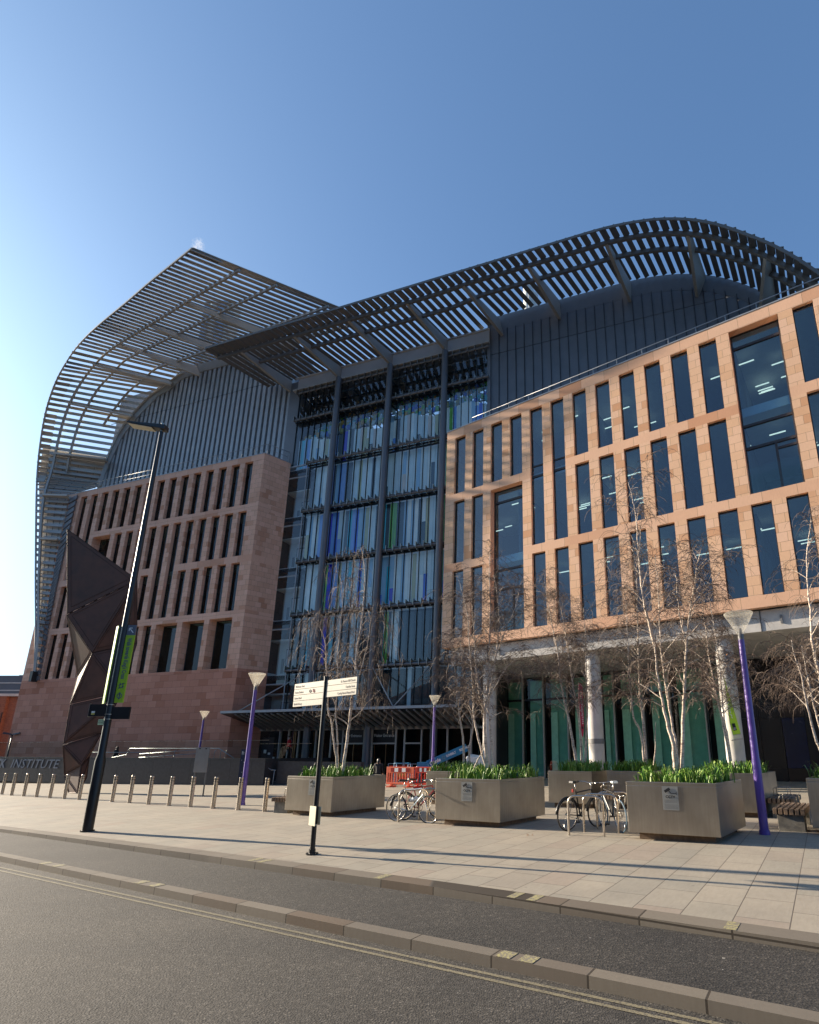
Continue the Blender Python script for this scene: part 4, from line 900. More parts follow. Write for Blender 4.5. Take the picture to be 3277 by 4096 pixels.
mb.box(-.115, .105, -.052, -.048, hb, ht); mb.tube([(0, -.0, hb), (0, 0, hb + .02)], .047, 16); mb.box(-.115, .105, .048, .052, hb + .01, ht - .01); mb.build('paper_notice', mat('taped_paper', (.62, .58, .42), .6, var=.12), fp, (0, 0, 0), FP.a - .1)
# planters
def planter(cp, lp, rp, tp, label, plate=None, grassseed=1, uaz=-64, vaz=36, ul_=1.75, name_first=[None]):
    u = Vector((math.sin(rad(uaz)), math.cos(rad(uaz)), 0)); h = .95; c = gnd(*cp, .12) if cp else gnd(*lp, .12) - u * ul_
    lp = lp if cp else None; v = Vector((math.sin(rad(vaz)), math.cos(rad(vaz)), 0))
    L = c + u * (gnd(*lp, .12) - c).length if lp else c + u * ul_
    if rp: r = (rp[0] - PCX) / 2250.0; t_ = (r * c.y - c.x) / (v.x - r * v.y); Rr = c + v * max(1.2, min(2.0, t_))
    else: Rr = c + v * 1.7
    D = L + (Rr - c); z = G0(c).z
    root = thing('planter', label, 'planter', (c.x, c.y, z)); o = Vector((c.x, c.y, z)); pts = [Vector((p.x - o.x, p.y - o.y, 0)) for p in (c, Rr, D, L)]; cen = sum(pts, Vector()) / 4
    b = MB(); Z = lambda p, z_: Vector((p.x, p.y, z_))
    b.hexa([Z(p, .12) for p in pts] + [Z(p, 1.07 - .07) for p in pts]); 
    for k in range(4):
        a_, b_ = pts[k], pts[(k + 1) % 4]; ia, ib = lerp(a_, cen, .05), lerp(b_, cen, .05); b.hexa([Z(a_, 1.0), Z(b_, 1.0), Z(ib, 1.0), Z(ia, 1.0), Z(a_, 1.07), Z(b_, 1.07), Z(ib, 1.07), Z(ia, 1.07)])
    b.build('box', 'planter', root, bevel=.008)
    b = MB(); ins = [lerp(p, cen, .17) for p in pts]; b.hexa([Z(p, -.1) for p in ins] + [Z(p, .12) for p in ins]); b.build('plinth', 'timber', root)
    b = MB(); ins = [lerp(p, cen, .055) for p in pts]; b.hexa([Z(p, .98) for p in ins] + [Z(p, 1.03) for p in ins]); b.build('soil', 'soil', root)
    gr = random.Random(grassseed); b = MB(); bx_, by_ = (pts[1] - pts[0]), (pts[3] - pts[0])
    for _ in range(90):
        fx, fy = gr.uniform(.06, .94), gr.uniform(.06, .94); cx_ = pts[0] + bx_ * fx + by_ * fy; hh = gr.uniform(.18, .36)
        for _ in range(gr.randint(6, 11)):
            az = gr.uniform(0, 6.283); ln = hh * gr.uniform(.7, 1.2); lean = gr.uniform(.05, .75) * ln; w_ = gr.uniform(.008, .014); q = Vector((cx_.x + gr.gauss(0, .05), cx_.y + gr.gauss(0, .05), 1.02)); dd = Vector((math.cos(az), math.sin(az), 0)); s_ = Vector((-dd.y, dd.x, 0)) * w_
            p1 = q + dd * lean * .25 + Vector((0, 0, ln * .55)); p2 = q + dd * lean * .65 + Vector((0, 0, ln * .92)); p3 = q + dd * lean * 1.15 + Vector((0, 0, ln * (1.0 if gr.random() < .6 else .8))); m_ = 1 if gr.random() < .28 else 0
            b.face([q - s_, q + s_, p1 + s_, p1 - s_], m_); b.face([p1 - s_, p1 + s_, p2 + s_ * .8, p2 - s_ * .8], m_); b.face([p2 - s_ * .8, p2 + s_ * .8, p3], m_)
    g_ = b.build('grass', ['grass', 'grass2'], root)
    if plate:
        un = u.copy(); L_ = (pts[3] - pts[0]).length; f0, f1 = plate; a_ = pts[0] + (pts[3] - pts[0]) * f0; X = -u; nrm = X.cross(Vector((0, 0, 1))).normalized(); nrm = nrm if nrm.y < 0 else -nrm
        pw = .30; ph = .44; ctr = a_ + nrm * .006 + Vector((0, 0, .78)); m_ = MB(); X3 = X; Z3 = Vector((0, 0, 1))
        def R3(x0, x1, z0, z1, off, mi): q = [ctr + X3 * x + Z3 * z_ + nrm * off for x, z_ in ((x0, z0), (x1, z0), (x1, z1), (x0, z1))]; m_.hexa([q[0], q[1], q[1] - nrm * .004, q[0] - nrm * .004, q[3], q[2], q[2] - nrm * .004, q[3] - nrm * .004], mi)
        R3(-pw / 2, pw / 2, -ph / 2, ph / 2, .0, 0)
        m_.beam(ctr + X3 * -.10 + Z3 * .115 + nrm * .006, ctr + X3 * .0 + Z3 * .175 + nrm * .006, .004, .05, Z3, 1, drop=False)
        m_.beam(ctr + X3 * -.03 + Z3 * .14 + nrm * .006, ctr + X3 * .02 + Z3 * .085 + nrm * .006, .004, .012, Z3, 1, drop=False); R3(.02, .12, .082, .092, .004, 1); R3(.112, .12, .06, .115, .004, 1)
        addtxt(m_, 'CCTV', .068, ctr + Z3 * .0 + nrm * .004, X3, Z3, 1, align='CENTER', bold=.002, ext=.001)
        for k in range(8): z_ = -.035 - k * .021; ww = pw * (.42 - (k % 3) * .02); R3(-ww, ww, z_ - .006, z_, .002, 2) if k != 3 else None
        m_.build('camera_notice', [mat('notice_plate', (.34, .34, .31), .4, .4, var=.05), 'textb', 'text'], root)
    return root
PLA = [((1323, 3251), (1125, 3244.5), (1554, 3235), None, 'metal planter with camera notice behind the fingerpost, leftmost of the row', (.42, 0), 1),
       ((2001, 3292), (1737.4, 3280), (2178, 3265), None, 'metal planter with camera notice between the two groups of bicycles', (.50, 0), 2),
       ((2886, 3351.5), (2518, 3331.7), (2954, 3313), None, 'metal planter with camera notice nearest the camera beside the purple post', (.50, 0), 3),
       ((3064, 3254), None, (3092, 3242), None, 'grey metal planter partly hidden behind the purple post', None, 4),
       ((2372, 3218), (2187, 3223), None, None, 'metal planter in the back row seen above the black bicycle', None, 5),
       ((2600, 3222), (2428, 3222), None, None, 'metal planter in the back row hidden behind the large front planter', None, 6),
       ((1850, 3207), (1700, 3203), None, None, 'metal planter in the back row behind the left bicycles', None, 7),
       (None, (3253, 3316), None, None, 'metal planter cut off by the right edge of the photo', None, 8)]
PR = [planter(a, b, c, d, l, p, s) for a, b, c, d, l, p, s in PLA]
for p in PR: p['group'] = 'metal planters with birch trees'
# benches
def bench(P, az, label, first=[None], arms=2):
    if first[0]: return dup(first[0], P, -rad(az), label)
    o = thing('bench', label, 'bench', P, -rad(az), 'timber and concrete benches'); first[0] = o
    for k in range(6): m = MB(); m.box(-.30 + k * .105, -.30 + k * .105 + .075, 0, 1.8, .33, .45); m.build('slat', 'timber', o, bevel=.006)
    for y in (.08, 1.35): m = MB(); m.box(-.24, .27, y, y + .35, -.1, .33); m.build('block', 'bconc', o, bevel=.01)
    for y in (.45, 1.1): m = MB(); m.tube([(-.2, y, .44), (-.2, y, .66), (-.17, y, .68), (.10, y, .68), (.13, y, .66), (.13, y, .44)], .008, 6); m.build('armrest', 'steel', o, smooth=True)
    return o
b1 = bench(G0(gnd(3166, 3328)), 33, 'timber slatted bench on a concrete block, right of the purple post')
bench(G0(gnd(3166, 3328)) + Vector((.95, 2.2, .03)), 33, 'farther slatted bench behind the front bench near the right edge')
bench(G0(gnd(1112, 3254)), 20, 'slatted bench end sticking out left of the leftmost planter')
bench(G0(gnd(2415, 3246)), 30, 'slatted bench seen through the bicycles below the back planter')
# cycle stands
def hoop(a, b, label, first=[None]):
    A_, B_ = G0(gnd(*a)), G0(gnd(*b)); d = B_ - A_; an = math.atan2(d.y, d.x)
    if first[0]: return dup(first[0], A_, an, label)
    o = MB(); w_ = .74; r_ = .16; h_ = .78; pts = [(0, 0, -.1), (0, 0, h_ - r_)] + [(r_ - r_ * math.cos(t_), 0, h_ - r_ + r_ * math.sin(t_)) for t_ in [k * math.pi / 12 for k in range(1, 7)]] + [(w_ - r_ + r_ * math.sin(t_), 0, h_ - r_ + r_ * math.cos(t_)) for t_ in [k * math.pi / 12 for k in range(0, 7)]] + [(w_, 0, -.1)]
    o.tube(pts, .024, 12); ob = o.build('cycle_stand', 'bol', None, A_, an, smooth='auto'); tag(ob, label, 'bike rack', 'steel hoop cycle stands'); first[0] = ob; return ob
hoop((2277, 3341), (2412, 3347), 'steel hoop cycle stand nearest the camera at the black bicycle')
hoop((2338, 3328), (2464, 3333), 'middle steel hoop cycle stand between the black and the blue-tyred bicycle')
hoop((2391, 3316.7), (2512, 3316), 'rear steel hoop cycle stand beside the large front planter')
hoop((1593, 3288.7), (1690, 3284), 'steel hoop cycle stand in front of the left bicycles')
hoop((1676, 3280.6), (1775, 3281), 'steel hoop cycle stand half hidden at the corner of the middle planter')
# bicycles (built lying along +x, rear hub at x=0)
def bicycle(P, Q, label, fr='blk', ty='tyre', extras=(), lean=.05, group=None):
    A_ = G0(gnd(*P)); B_ = G0(gnd(*Q)); d = B_ - A_; an = math.atan2(d.y, d.x); r = .335; wb = 1.03; o = thing('bicycle', label, 'bicycle', A_, an)
    o.rotation_euler = (lean, 0, an)
    H = Vector((0, 0, r)); F = Vector((wb, 0, r)); bb = Vector((.43, 0, r - .05)); st = Vector((.28, 0, r + .48)); hd_ = Vector((.83, 0, r + .50)); hb = Vector((.86, 0, r + .36))
    m = MB(); m.tube([bb, st], .017, 8); m.tube([bb, hb], .019, 8); m.tube([st + Vector((.01, 0, -.03)), hd_], .016, 8); m.tube([hd_, hb], .02, 8)
    for y in (-.045, .045): m.tube([bb + Vector((0, y * .5, 0)), H + Vector((0, y, 0))], .009, 6); m.tube([st + Vector((0, 0, -.04)), H + Vector((0, y, 0))], .008, 6); m.tube([hb, hb + Vector((.03, y, -.06)), F + Vector((0, y, 0))], .010, 6)
    m.build('frame', fr, o, smooth='auto')
    for nm, c in (('w', H), ('w', F)):
        m = MB(); m.tube([c + Vector((r * math.cos(k / 40 * 6.2832) * .97, 0, r * math.sin(k / 40 * 6.2832) * .97)) for k in range(41)], .017, 8, cap=False); wo = m.build('wheel', ty, o, smooth=True)
        m = MB(); m.tube([c + Vector((r * math.cos(k / 40 * 6.2832) * .915, 0, r * math.sin(k / 40 * 6.2832) * .915)) for k in range(41)], .009, 6, cap=False); m.tube([c + Vector((0, -.05, 0)), c + Vector((0, .05, 0))], .02, 8)
        for k in range(22): a_ = k / 22 * 6.2832; m.tube([c + Vector((0, .03 if k % 2 else -.03, 0)), c + Vector((r * .91 * math.cos(a_), 0, r * .91 * math.sin(a_)))], .0016, 3, cap=False)
        m.build('rim', 'chrome', wo, smooth=True)
    m = MB(); m.tube([st + Vector((0, 0, -.02)), st + Vector((-.035, 0, .17))], .013, 8); m.build('seat_post', 'chrome', o, smooth=True)
    m = MB(); sp_ = st + Vector((-.04, 0, .18)); m.hull([sp_ + Vector(v) for v in ((-.13, -.07, 0), (-.13, .07, 0), (-.12, -.06, .05), (-.12, .06, .05), (0, -.05, .045), (0, .05, .045), (.13, -.02, .03), (.13, .02, .03), (.14, 0, 0), (0, 0, -.01))]); m.build('saddle', 'blk' if 'silver_saddle' not in extras else 'whitep', o, smooth='auto', bevel=.008)
    m = MB(); tp_ = hd_ + Vector((-.03, 0, .14)); m.tube([hd_, tp_], .013, 8); m.tube([tp_ + Vector((-.12, -.29, .02)), tp_ + Vector((.0, -.24, .02)), tp_ + Vector((.05, -.08, 0)), tp_ + Vector((.05, .08, 0)), tp_ + Vector((.0, .24, .02)), tp_ + Vector((-.12, .29, .02))], .011, 8); m.build('handlebar', 'dark' if 'dark_bar' in extras else 'chrome', o, smooth=True)
    m = MB()
    for y in (-.29, .29): m.tube([tp_ + Vector((-.14, y, .02)), tp_ + Vector((-.03, y * .94, .02))], .016, 8)
    m.build('grip', 'blk', o, smooth=True)
    m = MB(); m.tube([bb + Vector((0, -.06, 0)), bb + Vector((0, .06, 0))], .022, 10); m.tube([bb + Vector((0, -.055, 0)), bb + Vector((0, -.055, .001))], .001, 3)
    m.tube([bb + Vector((.09 * math.cos(k / 20 * 6.28), -.055, .09 * math.sin(k / 20 * 6.28))) for k in range(21)], .006, 4, cap=False)
    for sg in (-1, 1): m.tube([bb + Vector((0, sg * .07, 0)), bb + Vector((.05 * sg, sg * .08, -.16 * sg))], .009, 6); c = bb + Vector((.05 * sg, sg * .11, -.16 * sg)); m.box(c.x - .045, c.x + .045, c.y - .03, c.y + .05, c.z - .01, c.z + .012)
    m.tube([bb + Vector((.02, -.055, .09)), H + Vector((0, -.05, .035))], .004, 4); m.tube([bb + Vector((.0, -.055, -.09)), H + Vector((0, -.05, -.035))], .004, 4); m.build('drivetrain', 'dark', o, smooth='auto')
    if 'guards' in extras:
        for c in (H, F):
            m = MB(); m.tube([c + Vector((r * 1.09 * math.cos(a_), 0, r * 1.09 * math.sin(a_))) for a_ in [rad(k) for k in range(20, 185, 12)]], .022, 6); m.build('mudguard', 'blk', o, smooth=True)
    if 'rack' in extras:
        m = MB()
        for y in (-.06, .06): m.tube([H + Vector((.2, y * .6, .42)), H + Vector((-.22, y, .42)), H + Vector((-.02, y, .0))], .006, 6)
        m.tube([H + Vector((-.22, -.06, .42)), H + Vector((-.22, .06, .42))], .006, 6); m.build('rack', 'chrome', o, smooth=True)
    if 'light' in extras: m = MB(); c = st + Vector((-.1, 0, .02)); m.box(c.x - .02, c.x + .02, -.02, .02, c.z - .04, c.z + .03); m.build('rear_light', 'bred', o, bevel=.005)
    return o
bicycle((1585, 3286), (1735, 3295), 'silver and black bicycle with green lock leaning at the left cycle stand', 'chrome', extras=('dark_bar',))
bicycle((1613, 3280), (1765, 3268), 'red framed bicycle behind the white helmet at the left stand', 'bred', extras=('guards',), lean=-.06)
bicycle((2271, 3323.6), (2403, 3303), 'black city bicycle with chrome seat post and rear mudguard', 'blk', extras=('guards', 'light'), lean=.04)
bicycle((2488, 3331.7), (2372, 3292), 'bicycle with blue tyres, white saddle and rack beside the front planter', 'dark', 'tyreb', extras=('rack', 'silver_saddle'), lean=-.04)
P = G0(gnd(1655, 3284)) + Vector((.02, .12, .50)); bm = bmesh.new(); bmesh.ops.create_uvsphere(bm, u_segments=20, v_segments=12, radius=.13)
hm = thing('cycle_helmet', 'white cycle helmet with dark vents hanging from the left bicycle', 'helmet', P, .4)
for v in bm.verts: v.co.x *= 1.15; v.co.z = v.co.z * .8 if v.co.z > 0 else v.co.z * .3
me = bpy.data.meshes.new('shell'); bm.to_mesh(me); bm.free(); me.materials.append(M['whitep']); o = bpy.data.objects.new('shell', me); C.objects.link(o); o.parent = hm; [setattr(p, 'use_smooth', True) for p in me.polygons]
m = MB()
for k in (-1, 0, 1):
    for j in (-.5, .3): m.box(j * .13 - .03, j * .13 + .03, k * .055 - .012 - (.0), k * .055 + .012, .068 + .02 * (k == 0), .112 - .01 * abs(k))
m.build('vents', 'blk', hm)
m = MB(); c = G0(gnd(1668, 3283)) + Vector((.05, .15, .56)); m.tube([c + Vector((.09 * math.cos(k / 14 * 6.28), .02 * math.sin(k), .045 * math.sin(k / 14 * 6.28))) for k in range(15)], .016, 8, cap=False); tag(m.build('bike_lock', 'bgreen', None, smooth=True), 'bright green cable lock looped round the left bicycle frame', 'lock')
# red plastic barriers
def barrier(Pa, Pb, label, mt, first={}):
    A_, B_ = G0(gnd(*Pa)), G0(gnd(*Pb)); d = B_ - A_; an = math.atan2(d.y, d.x); L_ = d.length
    o = thing('barrier', label, 'barrier', A_, an, 'red plastic roadwork barriers')
    m = MB(); W_ = L_; m.box(0, W_, -.03, .03, .14, .24); m.box(0, W_, -.03, .03, .70, 1.0); m.box(0, .09, -.03, .03, .24, .70); m.box(W_ - .09, W_, -.03, .03, .24, .70)
    n = max(4, int(W_ / .17))
    for k in range(1, n): x = W_ * k / n; m.box(x - .035, x + .035, -.025, .025, .24, .70)
    m.box(W_ * .12, W_ * .25, -.3, .3, 0, .08); m.box(W_ * .75, W_ * .88, -.3, .3, 0, .08); m.box(W_ * .15, W_ * .22, -.05, .05, .08, .14); m.box(W_ * .78, W_ * .85, -.05, .05, .08, .14); m.build('panel', mt, o, bevel=.012)
    m = MB(); n2 = 5
    for k in range(n2): x = W_ * .16 + k * W_ * .68 / n2; m.box(x, x + W_ * .68 / n2 - .003, -.038, -.031, .76, .95, 0 if k % 2 == 0 else 1)
    m.build('reflective_board', ['bred', 'white'], o); return o
barrier((1545, 3148), (1655, 3150), 'orange-red plastic barrier standing left of the bicycles', 'orange2')
barrier((1658, 3150), (1725, 3151), 'bright red plastic barrier right behind the bicycle saddles', 'orange')
barrier((1738, 3150), (1800, 3150), 'red plastic barrier behind the foot of the purple post', 'orange')
barrier((1555, 3139), (1640, 3138), 'second red plastic barrier standing further back by the doors', 'orange')
# boom lift
P = G0(gnd(1790, 3145)); P.y += 1.0; P.z = SLP * P.x; bo = thing('boom_lift', 'blue boom lift parked under the entrance canopy with white lettering on its arm', 'lift', P, 0)
Y_ = P.y; a = aty(1712, 3058, Y_) - P; b = aty(1868, 2990, Y_) - P; d = (b - a).normalized(); m = MB(); m.beam(a, b, .26, .40, mi=0, drop=False); up_ = Vector((-d.z, 0, d.x)); f_ = Vector((0, -.135, 0))
addtxt(m, 'Genie', .26, a + d * .10 - up_ * .10 + f_, d, up_, 1, bold=.012, shear=.15); addtxt(m, 'SUNBELT', .17, a + d * 1.08 - up_ * .05 + f_, d, up_, 1, bold=.006, sx=.8); addtxt(m, 'RENTALS', .17, a + d * 1.85 - up_ * .05 + f_, d, up_, 1, bold=.006, sx=.8)
c_ = a + d * .92 + f_
for k in range(8): an = k * .785; m.beam(c_ + (d * math.cos(an) + up_ * math.sin(an)) * .05, c_ + (d * math.cos(an) + up_ * math.sin(an)) * .10, .006, .035, (0, 1, 0), 2, drop=False)
m.build('boom_arm', ['blue', 'white', mat('logo_yellow', (.8, .55, .03), .5, var=0)], bo, bevel=.0)
m = MB(); m.box(a.x - .55, a.x + .05, -.25, .25, a.z - .25, a.z + .12); m.tube([a + Vector((-.5, 0, -.05)), a + Vector((-.75, 0, -.5)), a + Vector((-.75, 0, -.95))], .07, 10); m.tube([a + Vector((-.35, .1, -.1)), a + Vector((-.55, .1, -.9))], .05, 8); m.build('knuckle', 'blue', bo, bevel=.01)
m = MB()
for x0_, x1_ in ((-1.75, -1.0),):
    for z in (.15, .65, 1.12): m.tube([(a.x + x0_, -.4, z), (a.x + x1_, -.4, z), (a.x + x1_, .4, z), (a.x + x0_, .4, z), (a.x + x0_, -.4, z)], .02, 6)
    for x in (x0_, x1_):
        for y in (-.4, .4): m.tube([(a.x + x, y, .1), (a.x + x, y, 1.12)], .02, 6)
bk_ = m.build('basket', 'blue', bo, smooth=True); m = MB(); m.box(a.x - 1.6, a.x - 1.15, -.43, -.41, .45, .68); m.build('warning_plate', 'yellow', bk_)
m = MB(); m.box(b.x - .9, b.x + .9, -.5, .7, .35, 1.0); m.build('chassis', 'blue', bo, bevel=.03)
m = MB(); m.hull([Vector((b.x + x, y, z)) for x in (.0, 1.1) for y in (-.6, .6) for z in (1.0, 1.45)] + [Vector((b.x + .2, 0, 1.6))]); m.build('engine_cover', 'whitep', bo, bevel=.04)
for x in (-.6, .7):
    m = MB(); m.tube([(b.x + x, -.65, .33), (b.x + x, -.40, .33)], .33, 20); m.build('wheel', 'tyre', bo, smooth='auto')
# mesh safety fence behind the barriers
# terrace wall, lettering, balustrade
TW = thing('terrace_wall', 'long dark granite terrace wall with raised silver lettering', 'wall', FT.o + Vector((0, 0, -.5)))
def tpart(mb, name, mats, parent=None, **k): return mb.build(name, mats, parent or TW, FT.o - (FT.o + Vector((0, 0, -.5))), FT.a, **k)
TU1 = FT.px(1050, 3140).x
mb = MB()
for k in range(24): x = -14 + k * 1.6; x1 = min(x + 1.59, TU1); mb.box(x, x1, 0, .4, -.4, .30, 0) if x < TU1 else None; mb.box(x, x1, 0, .4, .31, 1.22, 0) if x < TU1 else None
mb.box(-14, TU1, .01, .4, -.4, 1.21, 0); mb.box(-14, TU1 + .0, -.02, .5, 1.225, 1.30, 0)
mb.box(TU1, TU1 + .03, 0, 6, -.4, 1.29, 0); wl = tpart(mb, 'wall', 'granite')
mb = MB(); mb.box(-14, TU1, .5, 9, .10, .22); tpart(mb, 'terrace_floor', 'granite')
mb = MB(); xk = FT.px(31.5, 3050).x; xi = FT.px(41, 3072).x; xe = FT.px(238, 3072).x; zb_ = FT.px(130, 3072).z; zt_ = FT.px(130, 3036).z; hc = (zt_ - zb_)
vs, fs = txtmesh('INSTITUTE', hc / .72, shear=.22, ext=.01); ww = max(v[0] for v in vs); addtxt(mb, 'INSTITUTE', hc / .72, (xi, -.03, zb_), (1, 0, 0), (0, 0, 1), 0, shear=.22, ext=.015, sx=(xe - xi) / ww)
vs, fs = txtmesh('CRICK', hc / .72, bold=.022, shear=.22); ww = max(v[0] for v in vs); addtxt(mb, 'CRICK', hc / .72, (xk - (ww + .05) * .9 - .12, -.03, zb_), (1, 0, 0), (0, 0, 1), 0, bold=.022, shear=.22, ext=.015, sx=.9); mb.build('lettering', 'letters', wl)
def balus(x0, x1, y, z0, h, label_mb=None, step=1.5):
    k = x0
    while k < x1 - .1:
        e = min(k + step, x1); g = MB(); g.box(k + .012, e - .012, y, y + .015, z0, z0 + h); tpart(g, 'glass_panel', 'bglass'); k = e
    g = MB(); g.box(x0, x1, y - .006, y + .02, z0 + h, z0 + h + .02); tpart(g, 'glass_rail', 'bol')
balus(-6, TU1, .12, 1.30, 1.02)
mb = MB(); zr0 = 1.2
for a, b, c in ((FT.px(196, 3029).x, FT.px(222, 3018).x, FT.px(480, 3020).x),): mb.tube([(a, 2.0, 1.25), (b, 2.0, 1.62), (c, 2.0, 1.62)], .025, 8)
pts_ = [FT.px(x, y, 1.6) for x, y in ((436, 3033), (505, 3019), (520, 2994), (640, 2994), (876, 2994), (935, 3032))]
mb.tube([(p.x, 1.6, p.z) for p in pts_], .025, 8)
for px_ in (835, 860, 885, 905, 700, 660, 600): p = FT.px(px_, 2998, 1.6); mb.tube([(p.x + .12, 1.6, p.z - .02), (p.x, 1.6, p.z - .15), (p.x - .02, 1.6, 1.22)], .02, 6)
p1, p2 = FT.px(560, 3010, 2.4), FT.px(790, 2999, 2.4); mb.tube([(p1.x, 2.4, p1.z - .1), (p2.x, 2.4, p2.z)], .02, 6); mb.tube([(p1.x, 2.4, p1.z - .35), (p2.x, 2.4, p2.z - .25)], .02, 6)
tpart(mb, 'ramp_handrail', 'zinc', smooth=True)
# lower entrance wall with its own glass
T2 = FT.px(1050, 3045).x; T3 = FT.px(1345, 3047).x + 1.2
EW = thing('entrance_wall', 'lower dark wall with glass balustrade in front of the entrance doors', 'wall', FT.o + Vector((0, 0, -.5)))
mb = MB(); mb.box(T2 + .6, T3, .6, .9, -.4, 1.12); 
for k in range(5): mb.box(T2 + .04, T2 + .6, .6 + k * .0 + k * .28, 4, -.4 + 0, .0 + k * .2)
mb.build('wall', 'granite', EW, Vector((0, 0, .5)), FT.a)
k = T2 + .05
while k < T3 - .2: g = MB(); g.box(k + .01, min(k + 1.4, T3) - .01, .74, .755, 1.12, 2.13); g.build('glass_panel', 'bglass', EW, Vector((0, 0, .5)), FT.a); k += 1.4
g = MB(); g.box(T2 - 1.2, T2 + 2.8, .735, .765, 2.13, 2.15); g.build('glass_rail', 'bol', EW, Vector((0, 0, .5)), FT.a)
m = MB(); q1, q2, q3 = FT.px(1048, 3058, .3), FT.px(1086, 3080, .3), FT.px(1104, 3081, .3); m.tube([(q1.x, .3, q1.z), (q2.x, .3, q2.z), (q3.x, .3, q3.z)], .02, 8); m.tube([(q3.x - .1, .3, q3.z), (q3.x - .15, .3, -.3)], .02, 6); m.tube([(q1.x + .4, .3, q1.z - .2), (q1.x + .4, .3, -.3)], .02, 6); m.build('handrail', 'zinc', EW, Vector((0, 0, .5)), FT.a, smooth=True)
# notice panels in front of the terrace
def board(px, pyt, pyb, w, Y, label, mats, lines, name='notice_board'):
    t_ = aty(px, pyt, Y); b_ = aty(px, pyb, Y); P = G0(b_); o = thing(name, label, 'sign', P, -.1); h = t_.z - P.z; hb = b_.z - P.z
    m = MB(); m.box(-w / 2, w / 2, -.02, .02, hb, h, 0)
    for f in lines: m.box(-w / 2 * .8 * f[0], w / 2 * .8 * f[1], -.026, -.02, hb + (h - hb) * f[2], hb + (h - hb) * f[3], 1)
    m.build('panel', mats, o); m = MB()
    for x in (-w / 2 + .05, w / 2 - .05): m.cyl(x, .04, -.1, h - .1, .03, n=8)
    m.build('post', 'grey', o, smooth=True); return o
board(800, 2990, 3090, .62, 25.0, 'pale silver notice panel on posts in front of the terrace wall', [mat('silver_notice', (.36, .36, .35), .3, .6, var=.1), 'dark'], [(.7, -.4, .93, .97), (-.5, .8, .93, .97)], 'notice_board')
board(968, 2997, 3130, .40, 26.0, 'dark blue wayfinding totem beside the purple lamp post', [mat('totem_blue', (.012, .022, .05), .35, var=.2), 'white'], [(1, -.55, .92, .93), (1, -.3, .895, .905), (1, -.4, .87, .88), (1, -.2, .845, .855), (.9, -.75, .66, .675), (.2, .1, .6, .61), (-.3, .6, .55, .56), (.5, -.2, .3, .31), (-.2, .4, .24, .26)], 'wayfinding_totem')
